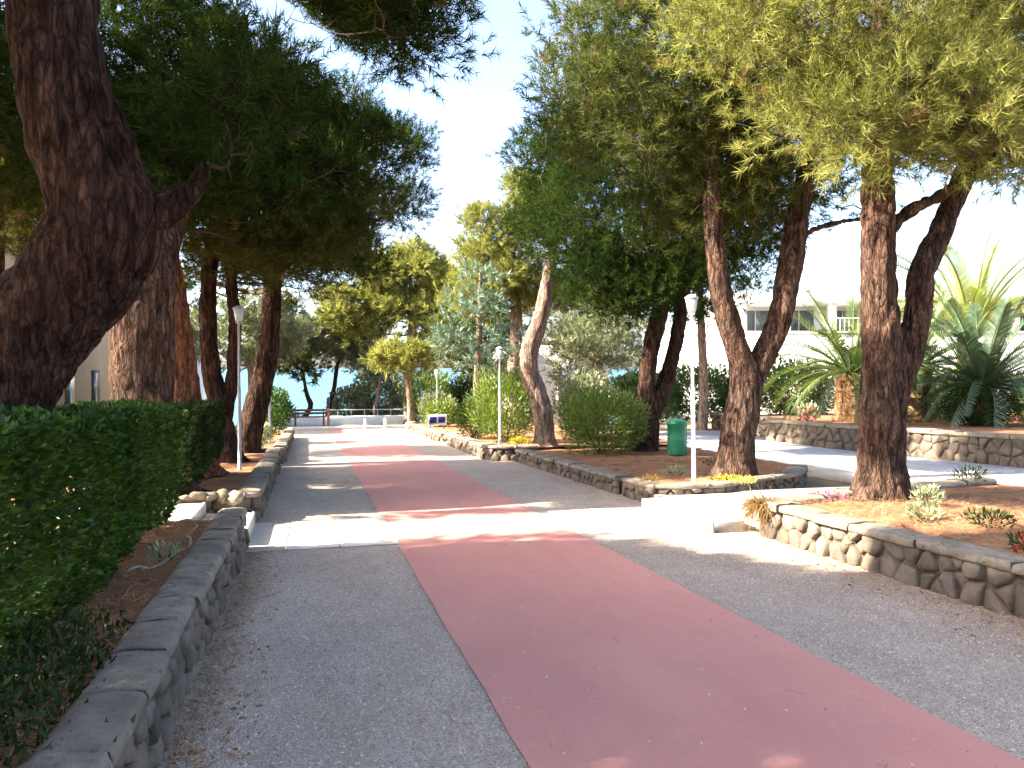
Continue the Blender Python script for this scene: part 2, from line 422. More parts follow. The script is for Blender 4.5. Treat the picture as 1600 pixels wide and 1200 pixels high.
# ------------------------------------------------------------------ stones and walls
def ico(sub):
    bm_ = __import__('bmesh').new(); __import__('bmesh').ops.create_icosphere(bm_, subdivisions=sub, radius=1)
    V = np.array([v.co[:] for v in bm_.verts]); F = np.array([[v.index for v in f.verts] for f in bm_.faces]); bm_.free(); return V, F
ICO2 = ico(2); ICO1 = ico(1)
STONES = []
for i in range(12):
    V, F = ICO2
    e = rng.uniform(.38, .75)
    W_ = np.sign(V)*np.abs(V)**e; W_ /= np.abs(W_).max(0)
    W_ = W_*(1+.55*(vnoise(V*1.6+20+i*7, i)-.5)[:, None]+.30*(vnoise(V*3.1+40+i*7, i)-.5)[:, None])
    me_o = mk('stone_mesh', W_*.5, F, M['stone'], smooth=True); me = me_o.data; bpy.data.objects.remove(me_o); STONES.append(me)
def put_stone(parent, loc, size, rz=0, tilt=0, m=None):
    o = bpy.data.objects.new('stone', random.choice(STONES)); COL.objects.link(o); o.parent = parent
    o.location = loc; o.scale = size; o.rotation_euler = (random.uniform(-tilt, tilt), random.uniform(-tilt, tilt), rz)
    if m: o.material_slots[0].link = 'OBJECT'; o.material_slots[0].material = m
    return o
def resample(pts, step):
    P = np.asarray(pts, float); d = np.r_[0, np.cumsum(np.linalg.norm(np.diff(P, axis=0), axis=1))]
    n = max(2, int(round(d[-1]/step))+1); u = np.linspace(0, d[-1], n)
    return np.stack([np.interp(u, d, P[:, k]) for k in range(2)], 1), u
def rubble_wall(label, pts, out, height, thick, courses, sw, capt=.07, capw=.5, cap_over=.02, group=None, z0=0., capm='cap', name='stone_wall', stone_m=None, lean=0.02):
    """pts: line of the outer foot of the wall; out = +1/-1 the side (left of direction = +1) that faces out"""
    base = (pts[0][0], pts[0][1], gz(pts[0][1])+z0)
    root = empty(name, base, label, 'wall', group); bx = np.array(base)
    Q, u = resample(pts, .12)
    T = np.gradient(Q, axis=0); T /= np.linalg.norm(T, axis=1)[:, None]; N = np.stack([-T[:, 1], T[:, 0]], 1)*out
    body_h = height-capt
    def rib(off, z): 
        p = Q+N*off; return np.column_stack([p, gz(p[:, 1])+z0+z])
    n = len(Q)
    # core of mortar and rubble set back from the stone faces
    ring = [rib(-.05, -.12), rib(-.05, body_h-.004), rib(-thick+.02, body_h-.004), rib(-thick+.02, -.12)]
    V = np.stack(ring, 1).reshape(-1, 3); F = gridq(n, 4)
    ends = [[0, 1, 2, 3], [(n-1)*4+3, (n-1)*4+2, (n-1)*4+1, (n-1)*4]]
    mk('core', V, [F, np.array(ends)], M['mortar'], root, base=base)
    def at(s):
        i = np.interp(s, u, np.arange(n)); k = int(min(i, n-2)); t = i-k
        p = Q[k]*(1-t)+Q[k+1]*t; nn = N[k]; tt = T[k]; return p, nn, tt
    # irregular rubble face: every stone is a cell of a jittered layout with recessed joints
    hs = np.array(courses, float); hs = hs/hs.sum()*body_h
    seeds = []; z = 0.0
    for hc in hs:
        q = -random.uniform(0, .1)
        while q < u[-1]+.1:
            w = random.uniform(.55, 1.55)*sw; seeds.append((q+w/2, z+hc/2+random.uniform(-.30, .30)*hc)); q += w
            if random.random() < .16: seeds.append((q+random.uniform(-.03, .03), z+hc*random.choice((.12, .88))))   # small wedge stones
        z += hc
    seeds = np.array(seeds)
    def at2(q, z_, dep):
        i = np.interp(q, u, np.arange(n)); k = int(min(i, n-2)); t = i-k
        p = Q[k]*(1-t)+Q[k+1]*t; nn = N[k]*(1-t)+N[k+1]*t; p = p+nn*dep
        return (p[0], p[1], gz(p[1])+z0+z_)
    for i, c in enumerate(seeds):
        poly = [(max(0, c[0]-.6), -.03), (min(u[-1], c[0]+.6), -.03), (min(u[-1], c[0]+.6), body_h), (max(0, c[0]-.6), body_h)]
        near_ = np.argsort(((seeds-c)**2).sum(1))[1:18]
        for j in near_:
            d = seeds[j]-c; m_ = (seeds[j]+c)/2; L_ = np.linalg.norm(d); d = d/(L_+1e-9); off = np.dot(m_, d)+random.uniform(-.07, .07)*L_-random.uniform(.003, .010)
            new = []
            for k in range(len(poly)):
                A_, B_ = np.array(poly[k]), np.array(poly[(k+1) % len(poly)]); fa, fb = np.dot(A_, d)-off, np.dot(B_, d)-off
                if fa <= 0: new.append(tuple(A_))
                if fa*fb < 0: new.append(tuple(A_+(B_-A_)*fa/(fa-fb)))
            poly = new
            if len(poly) < 3: break
        if len(poly) < 3: continue
        P2 = np.array(poly); ar = .5*abs(np.dot(P2[:, 0], np.roll(P2[:, 1], 1))-np.dot(P2[:, 1], np.roll(P2[:, 0], 1)))
        if ar < .0022: continue
        cen = P2.mean(0); ring = []
        for k in range(len(P2)):                       # corners worn, edges slightly bowed
            A_, B_ = P2[k], P2[(k+1) % len(P2)]
            ring.append(A_+(cen-A_)*random.uniform(.02, .13)); ring.append((A_+B_)/2+(B_-A_)*random.uniform(-.12, .12)+(cen-(A_+B_)/2)*random.uniform(-.01, .09))
        ring = np.array(ring); m_ = len(ring); pr_ = random.uniform(-.03, .014); tx, tz = random.uniform(-.16, .16), random.uniform(-.22, .22)
        V = []
        for (k_, dp) in ((1.0, -.12), (1.0, pr_-.022), (.86, pr_), (.45, pr_+random.uniform(.004, .016))):
            for rp in ring:
                e = cen+(rp-cen)*k_; ex = (e[0]-cen[0])*tx+(e[1]-cen[1])*tz if dp > -.1 else 0
                V.append(at2(e[0], e[1], dp+ex+(random.uniform(-.006, .006) if dp > -.1 else 0)))
        V.append(at2(cen[0], cen[1], pr_+random.uniform(.004, .018)))
        T_ = [(4*m_, 3*m_+k, 3*m_+(k+1) % m_) for k in range(m_)]
        F_ = [gridq(4, m_), np.array(T_)]
        o_ = mk('stone', V, F_, M[stone_m or 'stone'], root, smooth=False, base=base)
    # end stones
    for e, k in ((0, 0), (1, n-1)):
        z = 0
        for hc in hs:
            dd = thick-.16; off = .16
            if dd > .08:
                p = Q[k]-N[k]*(off+dd/2)-T[k]*(.03 if e == 0 else -.03)*-1
                put_stone(root, (p[0]-bx[0], p[1]-bx[1], gz(p[1])+z0+z+hc/2-bx[2]), (.14, dd, hc*1.02), math.atan2(T[k][1], T[k][0]), .05, stone_m and M[stone_m])
            z += hc
    # cap stones with worn edges
    s = 0
    while s < u[-1]-.02:
        w = min(random.uniform(.75, 1.3)*capw, u[-1]-s)
        if u[-1]-s-w < .15: w = u[-1]-s
        m = max(3, int(w/.045)); ss = np.linspace(s+.004, s+w-.004, m); jz = random.uniform(-.008, .01)
        rows = []
        wj_ = random.uniform(-.018, .014); prof = [(cap_over-.010+wj_, -.004), (cap_over+wj_, .012), (cap_over-.002+wj_, capt*.6), (cap_over-.014+wj_, capt*.93), (cap_over-.04+wj_, capt), (-thick*.3, capt+.003), (-thick*.5, capt+.006), (-thick*.75, capt+.003), (-thick+.03, capt-.002), (-thick-.005, capt*.6), (-thick, -.004)]
        E_ = .019*(fbm(np.array([[q*11, o_*17+zz*34, s*3.7] for q in ss for (o_, zz) in prof]), 5, 3)-.43)*2; ei = 0
        for q in ss:
            p, nn, tt = at(q)
            i = np.interp(q, u, np.arange(n)); kk = int(min(i, n-2)); nn = N[kk]*(1-(i-kk))+N[kk+1]*(i-kk)
            for (o_, zz) in prof:
                e = E_[ei]; ei += 1
                pp = p+nn*(o_+e*.9); rows.append((pp[0], pp[1], gz(pp[1])+z0+body_h+zz+(e*.8+jz if zz > 0 else 0)))
        V = np.array(rows); F = gridq(m, len(prof))
        mk('cap_stone', V, [F, np.array([list(range(len(prof))), [(m-1)*len(prof)+k for k in range(len(prof))][::-1]])], M[capm], root, smooth=False, base=base)
        s += w
    return root

def arc(cx, cy, r, a0, a1, n=7): return [(cx+r*cos(R(a)), cy+r*sin(R(a))) for a in np.linspace(a0, a1, n)]
# left of the avenue (outer face looks to +X: direction +Y needs out=-1)
rubble_wall('low rubble wall with worn concrete cap in the left foreground beside the clipped hedge', [(-.64, .3), (-.64, 8.55)], -1, .42, .27, (1, .9, .8), .17, .07, .55, .0)
rubble_wall('low rubble wall on the left just beyond the concrete crossing', [(-1.35, 10.12), (-.9, 10.1), (-.66, 10.2), (-.62, 10.5), (-.64, 17.6)], -1, .38, .28, (1, .9), .2, .06, .6)
rubble_wall('farthest low rubble wall on the left by the grey lamp post', [(-1.1, 18.3), (-.72, 18.25), (-.58, 18.5), (-.6, 28.5)], -1, .36, .28, (1, .9), .26, .06, .8)
# right of the avenue (outer face looks to -X: direction +Y needs out=+1)
rubble_wall('rubble wall with concrete cap round the nearest right flower bed', [(4.70, .2), (4.70, 7.65)]+arc(5.15, 7.65, .45, 180, 108, 8)+[(5.5, 8.2), (6.6, 8.6), (8.7, 9.0)], 1, .38, .3, (1, .85), .21, .07, .7)
rubble_wall('low rubble wall round the bed with the forked pine and white lamp', [(4.40, 17.3), (4.47, 11.4)][::-1], 1, .28, .3, (1, .8), .22, .06, .7)
rubble_wall('short pale kerb wall facing the crossing below the white lamp post', [(4.49, 11.2)]+arc(5.0, 10.65, .5, 180, 262, 7)[0:]+[(5.6, 10.2), (7.4, 11.1), (8.3, 12.2)], -1, .27, .3, (1, .8), .22, .055, .7)
wj = [(3.82, 23.4), (3.83, 18.1), (3.95, 17.65), (4.25, 17.5), (5.0, 17.5)]
rubble_wall('low rubble wall jutting towards the road under the tall green bush', wj, -1, .34, .3, (1, .85), .25, .06, .8)
rubble_wall('farthest rubble wall on the right behind the blue and white sign', [(3.72, 31.5), (3.74, 25.2), (3.95, 24.7), (4.6, 24.5)], -1, .30, .3, (1, .85), .3, .06, .9)
rubble_wall('long rubble retaining wall of the palm bed beyond the plaza', [(14.3, 27)]+[(12.9, 20.6)]+arc(13.1, 19.9, .8, 160, 215, 5)+[(12.15, 17.0), (12.3, 13.5), (12.6, 9.5), (13.2, 4.0)], -1, .60, .4, (1, .9, .8), .30, .08, .9, z0=.12)

# ------------------------------------------------------------------ planted beds
def bed(name, xa, xb, y0, y1, z, s, curve=None, amp=.05):
    nx = max(4, int((xb-xa)/.16)); ny = int((y1-y0)/.16)
    X, Y = np.meshgrid(np.linspace(0, 1, nx), np.linspace(y0, y1, ny))
    a = np.full_like(Y, xa); b = np.full_like(Y, xb)
    if curve: a, b = curve(Y)
    XX = a+(b-a)*X; P = np.stack([XX.ravel(), Y.ravel()], 1)
    zz = gz(P[:, 1])+z+amp*(fbm(np.stack([P[:, 0]*1.6, P[:, 1]*1.6, P[:, 0]*0], 1), s)-.4)+.03*(fbm(np.stack([P[:, 0]*7, P[:, 1]*7, P[:, 0]*0], 1), s)-.4)
    return struct(mk(name, np.column_stack([P, zz]), gridq(ny, nx, False), M['soil'], smooth=True))
bed('bed_soil_left', -4.2, -.86, -3, 8.52, .33, 1)
bed('bed_soil_left_far', -4.4, -.86, 10.3, 17.6, .31, 2)
bed('bed_soil_left_farthest', -4.4, -.82, 18.4, 28.6, .29, 3)
bed('bed_soil_right', 4.9, 8.9, -3, 9.0, .31, 4, lambda Y: (np.where(Y > 7.7, 4.95+np.clip(Y-7.7, 0, None)**1.6*2.2, 4.95), np.full_like(Y, 8.85)))
bed('bed_soil_right_middle', 4.7, 8.2, 10.5, 17.5, .22, 5, lambda Y: (4.68+np.clip(11.4-Y, 0, None)*.5, np.interp(Y, [10.5, 12.2, 17.5], [6.2, 8.3, 8.6])))
bed('bed_soil_right_bush', 4.05, 9, 17.7, 24.2, .28, 6)
bed('bed_soil_right_far', 4.0, 9, 24.8, 32.5, .24, 7)
bed('bed_soil_palm', 12.7, 24, 3, 27, .62, 8, lambda Y: (np.interp(Y, [3, 9.5, 13.5, 17, 19.5, 20.6, 27], [13.6, 13.0, 12.65, 12.5, 12.6, 13.2, 14.6]), np.full_like(Y, 26)))
# side path on the left between hedge and trees: landing slabs with pale nosings
ld = empty('landing_steps', (-.8, 9.3, gz(9.3)), 'grey concrete landing with white edged steps between the left walls', 'steps')
for (a, b, z) in ((-1.2, -.66, .17), (-2.6, -1.21, .30)):
    t_ = MB().bbox(a, b-.04, 8.64, 9.98, -.1, z, .01, slope=True).build('tread', M['concrete'], ld, base=ld.location)
    MB().bbox(b-.038, b, 8.62, 10.0, -.1, z+.008, .008, slope=True).build('nosing', M['nosing'], t_, base=ld.location)
struct(MB().box(-9, -2.62, 8.6, 10.05, .1, .3).build('side_path', M['pave']))
pl = empty('edging_stones', (-1.2, 10.0, gz(10)+.2), 'sunlit pale edging rocks at the end of the far left bed', 'rocks')
for k in range(6):
    put_stone(pl, (-.35+k*.13, .06+random.uniform(-.03, .03), .12+random.uniform(0, .05)), (random.uniform(.12, .24), random.uniform(.12, .2), random.uniform(.07, .15)), random.uniform(0, 3), .5, M['palestone'])

# ------------------------------------------------------------------ foliage
def light_gap(P):
    """True where a leaf would shade one of the sunlit patches that the photo shows on the avenue"""
    zz = P[:, 2]-gz(P[:, 1]); X = P[:, 0]+zz/SUN_T; Y = P[:, 1]
    w = .10*(vnoise(np.stack([X*1.3, Y*1.3, X*0], 1), 77)-.5)*2
    w2 = .5*(vnoise(np.stack([X*.9, Y*.9, X*0], 1), 78)-.5)*2
    g = (Y > 8.42+w*.4) & (Y < 10.0+w*.6) & (X > -.6) & (X < 8)
    g |= (Y > 5.9+w*.6) & (Y < 8.5) & (X > 3.75-.25*(Y-6)+w2*.5) & (X < 7.7+w2*.5)
    g |= (Y > 9.9) & (Y < 11.5+w2*.4) & (X > 4.5+w2*.3) & (X < 7)
    g |= (Y > 18.1+w*.5) & (Y < 19.2+w) & (X > -.1) & (X < 7.5)
    g |= (Y > 17.2) & (Y < 25.6) & (X > 3.75) & (X < 7.4)
    g |= (Y > 25.2+w*3) & (Y < 34) & (X > -.6) & (X < 8)
    g |= (X > 9.2) & (Y > 6) & (Y < 34) & (vnoise(np.stack([X*.5, Y*.5, X*0], 1), 79) > .6)
    for (tx, ty, hw, za, zb) in ((-2.05, 11, .42, .6, 3.6), (-2.0, 13, .28, .6, 4.2), (-1.7, 15.5, .2, 1.0, 2.6), (4.9, 18.1, .36, .2, 3.3)):   # sun reaches these trunks
        zt = P[:, 2]-(tx-P[:, 0])*SUN_T; g |= (P[:, 0] < tx-.3) & (np.abs(P[:, 1]-ty) < hw) & (zt > za) & (zt < zb)
    return g

def tuft_templates(kind, n=8):
    """needle tufts as triangle soup: arrays (k,3,3), axis along +Z"""
    out = []
    for i in range(n):
        K, L, Wd, tw, spread = kind
        t = rng.uniform(0, 1, K); az = rng.uniform(0, 2*pi, K); sp = rng.uniform(spread[0], spread[1], K)
        b = np.stack([0*t, 0*t, t*tw], 1); d = np.stack([np.sin(sp)*np.cos(az), np.sin(sp)*np.sin(az), np.cos(sp)], 1)
        l = L*rng.uniform(.65, 1.2, K); side = np.cross(d, rng.normal(size=(K, 3))); side /= np.linalg.norm(side, axis=1)[:, None]
        droop = np.zeros((K, 3)); droop[:, 2] = 0
        out.append(np.stack([b+side*Wd/2, b-side*Wd/2, b+d*l[:, None]], 1))
    return out
TUFT_NEAR = tuft_templates((26, .12, .0092, .17, (.35, 1.15)))
TUFT_ROW = tuft_templates((20, .14, .0118, .18, (.35, 1.15)))
TUFT_MID = tuft_templates((18, .19, .022, .22, (.35, 1.15)))
TUFT_FAR = tuft_templates((12, .30, .045, .28, (.3, 1.1)))
def orient(D):
    """rotation matrices taking +Z to D with a random roll"""
    D = D/(np.linalg.norm(D, axis=1)[:, None]+1e-9); a = rng.normal(size=D.shape)
    U = np.cross(D, a); U /= np.linalg.norm(U, axis=1)[:, None]+1e-9; Vv = np.cross(D, U)
    return np.stack([U, Vv, D], 2)
def place(templates, P, D, S):
    out = []
    which = rng.integers(0, len(templates), len(P))
    for k, tp in enumerate(templates):
        s = which == k
        if not s.any(): continue
        Rm = orient(D[s])*S[s][:, None, None]
        out.append((np.einsum('nij,kvj->nkvi', Rm, tp)+P[s][:, None, None, :]).reshape(-1, 3))
    return np.concatenate(out)
def clump_tufts(C, r, n, flat=.62):
    """tuft points on the outside of a clump, mostly its upper side"""
    d = rng.normal(size=(n, 3)); d[:, 2] = d[:, 2]*.9+.25; d /= np.linalg.norm(d, axis=1)[:, None]
    rad = r*rng.uniform(.25, 1.0, n)**.6
    lump = .75+.5*vnoise(d*2.2+C, 3)
    P = C+d*(rad*lump)[:, None]*np.array([1, 1, flat])
    D = d+np.array([0, 0, .45])+rng.normal(size=(n, 3))*.35
    return P, D
def crown_clumps(ells):
    out = []
    for (cx, cy, cz, rx, ry, rz, n, *sc) in ells:
        k = 0
        while k < n:
            d = rng.normal(size=3); d /= np.linalg.norm(d); rad = rng.uniform(.2, 1)**.5
            p = np.array([cx, cy, cz])+d*rad*np.array([rx, ry, rz]); out.append((p, rng.uniform(.75, 1.25)*(sc[0] if sc else 1))); k += 1
    return out
def bark_disp(amp, sc=1.0, seed=0):
    def f(P, th, r):
        s = P.shape; q = P.reshape(-1, 3)
        wq = q+.12*(np.stack([vnoise(q*4, seed+1), vnoise(q*4+9, seed+2), vnoise(q*4+17, seed+3)], 1)-.5)
        a = np.abs(vnoise(wq*np.array([13, 13, 3.6])*sc, seed)-.5)*2
        b = np.abs(vnoise(wq*np.array([22, 22, 7])*sc+31, seed+4)-.5)*2
        big = vnoise(q*1.7, seed+5)-.5
        d = amp*(np.clip(a*1.8, 0, 1)-.6)+amp*.35*(b-.5)+.07*big*np.repeat(r, s[1])*2
        return d.reshape(s[:2])
    return f
def trunk_mesh(name, path, rad, mt, root, base, near, seed, flare=True):
    P, r = spline(path, 160 if near > 1 else (70 if near else 26), rad)
    if flare:
        s = np.linalg.norm(P-P[0], axis=1); r = r*(1+.35*np.exp(-s/.22))
    n = 84 if near > 1 else (36 if near else 14)
    bd = bark_disp(.030 if near > 1 else .026, 1, seed) if near else bark_disp(.02, .8, seed)
    sl = np.linalg.norm(P-P[0], axis=1)
    def both(Pq, th, rq):
        lob = .5+.5*np.cos(th*5+seed+.8*np.sin(th*2+seed)); return bd(Pq, th, rq)+((.42*np.exp(-sl/.16)*rq)[:, None]*lob[None] if flare else 0)
    V, Q = tube(P, r, n, both)
    top = len(V); V = np.vstack([V, [P[-1]]]); T = np.array([(top, (len(P)-1)*n+i, (len(P)-1)*n+(i+1) % n) for i in range(n)])
    return mk(name, V, [Q, T], M[mt], root, smooth=True, base=base), P, r
def pine(label, stems, ells, near=0, bark='bark', needle='needle', density=1.0, clump_r=.62, left=False, group='pine trees lining the avenue', name='pine_tree', extra=None, templ=None, dead=0.0, sun_cut=None, branch=True):
    base = np.array(stems[0][0][0], float); base = np.array([base[0], base[1], base[2]])
    root = empty(name, tuple(base), label, 'tree', group)
    ax = []
    for i, (path, rad) in enumerate(stems):
        o, P, r = trunk_mesh('trunk' if i == 0 else 'limb', path, rad, bark, root, base, min(near, 2 if i == 0 else 1), 10*i+len(label), i == 0)
        ax.append(np.column_stack([P, r]))
    A = np.concatenate([a[int(len(a)*(.45 if i == 0 else .25)):] for i, a in enumerate(ax)])
    cl = crown_clumps(ells)
    tp = templ or (TUFT_NEAR if near > 1 else TUFT_ROW if near else TUFT_MID)
    Ps = []; Ds = []; tw = MB()
    cl.sort(key=lambda q: np.linalg.norm(A[:, :3]-q[0], axis=1).min())
    nodes = A
    for (c, k) in cl:
        r = clump_r*k
        n = int((58 if near > 1 else 49)*density*(r/.62)**2)
        p, d = clump_tufts(c, r, n)
        if left:
            keep = ~light_gap(p); p, d = p[keep], d[keep]
        if len(p) < max(12, .3*n): continue
        Ps.append(p); Ds.append(d)
        # bough from the nearest lower point of the stems or of the boughs already grown
        dz = c[2]-nodes[:, 2]; dist = np.linalg.norm(nodes[:, :3]-c, axis=1)+np.where(dz < .05, 1.2, 0)
        a = nodes[dist.argmin()]
        L = np.linalg.norm(c-a[:3]); mid = (a[:3]+c)/2+np.array([0, 0, -.08*L])+rng.normal(size=3)*.10*L
        r0 = min(a[3]*.62, .020+.014*L); r0 = max(r0, .007)
        B, rr = spline([a[:3], mid, c+np.array([0, 0, -.1*r])], 6, [r0, r0*.8, r0*.55])
        tw.tube(B, rr, 5 if near else 4, False)
        nodes = np.vstack([nodes, np.column_stack([B[2:], rr[2:]])])
        for q in range(5 if near else 3):
            e = p[rng.integers(len(p))]; s0 = B[3+rng.integers(3)]
            Bq = np.stack([s0, (s0+e)/2+rng.normal(size=3)*.05, e]); tw.tube(Bq, np.linspace(r0*.4, .004, 3), 3, False)
    if branch: 
        b = tw.build('boughs', M['twig'] if bark != 'bark_red' else M['twig'], root, base=base, smooth=True); b['kind'] = 'stuff'
    P = np.concatenate(Ps); D = np.concatenate(Ds); S = rng.uniform(.75, 1.3, len(P))
    if dead > 0:
        dk = rng.uniform(size=len(P)) < dead
        V = place(tp, P[dk], D[dk], S[dk]); o = mk('dry_needles', V, np.arange(len(V)).reshape(-1, 3), M['dead'], root, base=base); o['kind'] = 'stuff'
        P, D, S = P[~dk], D[~dk], S[~dk]
    V = place(tp, P, D, S)
    mk('crown', V, np.arange(len(V)).reshape(-1, 3), M[needle], root, base=base)
    return root

def leaves(P, D, S, asp=.45, fold=.25):
    """leaf quads: pointed lozenges folded along the midrib, made of two triangles each"""
    n = len(P); Rm = orient(D)
    loc = np.array([[0, 0, 0], [asp/2, 0, .45], [0, fold*.3, 1.0], [-asp/2, 0, .45]])
    V = np.einsum('nij,kj->nki', Rm*S[:, None, None], loc)+P[:, None]
    i = np.arange(n)[:, None]*4
    return V.reshape(-1, 3), np.concatenate([i+np.array([0, 1, 2]), i+np.array([0, 2, 3])])
def shrub(label, c, rad, n, size, m, name='shrub', cat='shrub', group=None, up=.5, asp=.4, lump=.35, square=1.0, stems=7, flowers=None, seed=0, zoff=0.0):
    """c = foot of the shrub on the ground, rad = half extents"""
    base = np.array(c, float); rad = np.array(rad, float)
    root = empty(name, tuple(base), label, cat, group)
    d = rng.normal(size=(n, 3)); d /= np.linalg.norm(d, axis=1)[:, None]
    if square != 1: 
        d = np.sign(d)*np.abs(d)**square; d /= np.abs(d).max(1)[:, None]**(1-square)+1e-9 if square < .7 else 1
    f = rng.uniform(.12, 1, n)**.45*(1-lump/2+lump*1.3*(fbm(d*2.1+seed*5+3, seed, 2)*1.4-.2))
    ctr = base+np.array([0, 0, rad[2]*.98+zoff])
    P = ctr+d*f[:, None]*rad
    k = P[:, 2] > base[2]+.02; P, d = P[k], d[k]
    D = d+np.array([0, 0, up])+rng.normal(size=P.shape)*.45
    V, F = leaves(P, D, size*rng.uniform(.6, 1.35, len(P)), asp)
    mk('foliage', V, F, M[m], root, base=base)
    tw = MB()
    for i in range(stems):
        e = P[rng.integers(len(P))]; s0 = base+np.array([*rng.normal(size=2)*.05*rad[:2], -.03])
        tw.tube(spline(np.stack([s0, (s0+e)/2+np.array([0, 0, .08*rad[2]]), e]), 6), np.linspace(.018, .005, 6), 5, False)
    b = tw.build('stems', M['twig'], root, base=base); b['kind'] = 'stuff'
    if flowers:
        fm, fn, fs = flowers
        j = rng.integers(0, len(P), fn); s = f[k][j] > .6; j = j[s]
        Pf = np.repeat(ctr+(P[j]-ctr)*1.04, 5, axis=0); Df = rng.normal(size=Pf.shape)+np.array([0, -.3, .3])
        V, F = leaves(Pf, Df, fs*rng.uniform(.7, 1.2, len(Pf)), .8); o = mk('blossom', V, F, M[fm], root, base=base); o['kind'] = 'stuff'
    return root
def hedge(label, x0, x1, y0, y1, zt, zb, n, size, m, group=None):
    base = np.array([(x0+x1)/2, (y0+y1)/2, gz((y0+y1)/2)+zb]); root = empty('hedge', tuple(base), label, 'hedge', group)
    U = rng.uniform(size=(n, 3)); 
    face = rng.integers(0, 10, n); dep = rng.exponential(.075, n)
    D = np.zeros((n, 3)); Y = y0+(y1-y0)*U[:, 1]; X = x0+(x1-x0)*U[:, 0]; Z = zb+(zt-zb)*U[:, 2]
    s = face < 5; X[s] = x1-dep[s]; D[s, 0] = 1                       # face to the avenue
    s = (face >= 5) & (face < 8); Z[s] = zt-dep[s]; D[s, 2] = 1       # top
    s = face == 8; Y[s] = y1-dep[s]; D[s, 1] = 1
    s = face == 9; D[s] = rng.normal(size=(s.sum(), 3)); X[s] = x0+.12+(x1-x0-.3)*U[s, 0]*.6
    P = np.stack([X, Y, Z], 1)
    q = P*1.1; bul = (fbm(q, 11)-.45); bul2 = fbm(P*4.2, 12)-.45
    P[:, 0] += (bul*.42+bul2*.16)*(P[:, 0] > (x0+x1)/2); P[:, 2] += (bul2*.17+bul*.12)*(P[:, 2] > zt-.4); P[:, 1] += (bul2*.25)*(P[:, 1] > y1-.4)
    lowcut = np.clip((.45-(P[:, 2]-zb))/.45, 0, 1); P[:, 0] -= lowcut*.16*(P[:, 0] > (x0+x1)/2)
    P[:, 2] += gz(P[:, 1])
    D = D+np.array([0, 0, .45])+rng.normal(size=P.shape)*.5
    V, F = leaves(P, D, size*rng.uniform(.6, 1.35, n), .5)
    mk('foliage', V, F, M[m], root, base=base)
    tw = MB()
    for y in np.arange(y0+.2, y1, .35):
        for k in range(3):
            b0 = np.array([(x0+x1)/2+random.uniform(-.1, .1), y, gz(y)+zb-.05]); e = b0+np.array([random.uniform(-.3, .35), random.uniform(-.3, .3), (zt-zb)*random.uniform(.6, .9)])
            tw.tube(spline(np.stack([b0, (b0+e)/2, e]), 5), np.linspace(.02, .006, 5), 5, False)
    b = tw.build('stems', M['twig'], root, base=base); b['kind'] = 'stuff'
    return root

# ------------------------------------------------------------------ trees on the left
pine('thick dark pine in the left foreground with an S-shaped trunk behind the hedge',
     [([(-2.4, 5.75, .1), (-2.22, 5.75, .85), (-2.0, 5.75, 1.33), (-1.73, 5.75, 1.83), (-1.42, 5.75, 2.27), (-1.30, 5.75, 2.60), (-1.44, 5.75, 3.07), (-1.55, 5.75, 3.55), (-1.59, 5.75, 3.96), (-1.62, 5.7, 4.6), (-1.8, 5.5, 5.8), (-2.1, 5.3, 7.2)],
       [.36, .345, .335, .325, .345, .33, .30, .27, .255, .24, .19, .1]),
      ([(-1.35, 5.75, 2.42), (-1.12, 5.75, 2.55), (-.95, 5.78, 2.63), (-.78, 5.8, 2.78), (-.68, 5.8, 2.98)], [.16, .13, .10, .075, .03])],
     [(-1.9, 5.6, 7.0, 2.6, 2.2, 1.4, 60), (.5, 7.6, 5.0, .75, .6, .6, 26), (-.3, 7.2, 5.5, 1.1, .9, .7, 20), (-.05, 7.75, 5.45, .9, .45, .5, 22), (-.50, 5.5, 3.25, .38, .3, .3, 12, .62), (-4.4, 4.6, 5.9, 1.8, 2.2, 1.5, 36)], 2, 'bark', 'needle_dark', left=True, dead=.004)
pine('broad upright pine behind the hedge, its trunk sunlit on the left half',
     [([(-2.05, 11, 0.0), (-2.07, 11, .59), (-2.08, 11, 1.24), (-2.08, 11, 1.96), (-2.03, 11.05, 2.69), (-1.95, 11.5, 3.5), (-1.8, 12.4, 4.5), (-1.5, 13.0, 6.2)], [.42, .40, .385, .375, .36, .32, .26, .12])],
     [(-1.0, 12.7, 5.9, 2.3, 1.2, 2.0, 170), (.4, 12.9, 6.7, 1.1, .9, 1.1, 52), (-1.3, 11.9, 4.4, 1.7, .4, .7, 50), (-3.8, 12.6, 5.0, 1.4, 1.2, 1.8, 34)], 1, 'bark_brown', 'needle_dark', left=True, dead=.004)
pine('leaning reddish pine trunk lit by the sun behind the hedge',
     [([(-1.72, 13, -.05), (-1.78, 13, .48), (-1.87, 13, 1.21), (-1.98, 13, 2.13), (-2.09, 13, 2.99), (-2.15, 13, 3.66), (-2.08, 13, 4.43), (-1.8, 13.2, 5.8)], [.30, .27, .25, .235, .215, .2, .17, .09])],
     [(-.4, 14.8, 5.4, 2.4, 1.4, 2.0, 110), (-.4, 14.3, 3.9, 1.8, .8, .5, 30), (-3.8, 14.5, 5.0, 1.8, 1.8, 1.8, 30)], 1, 'bark_red', 'needle', left=True, dead=.01)
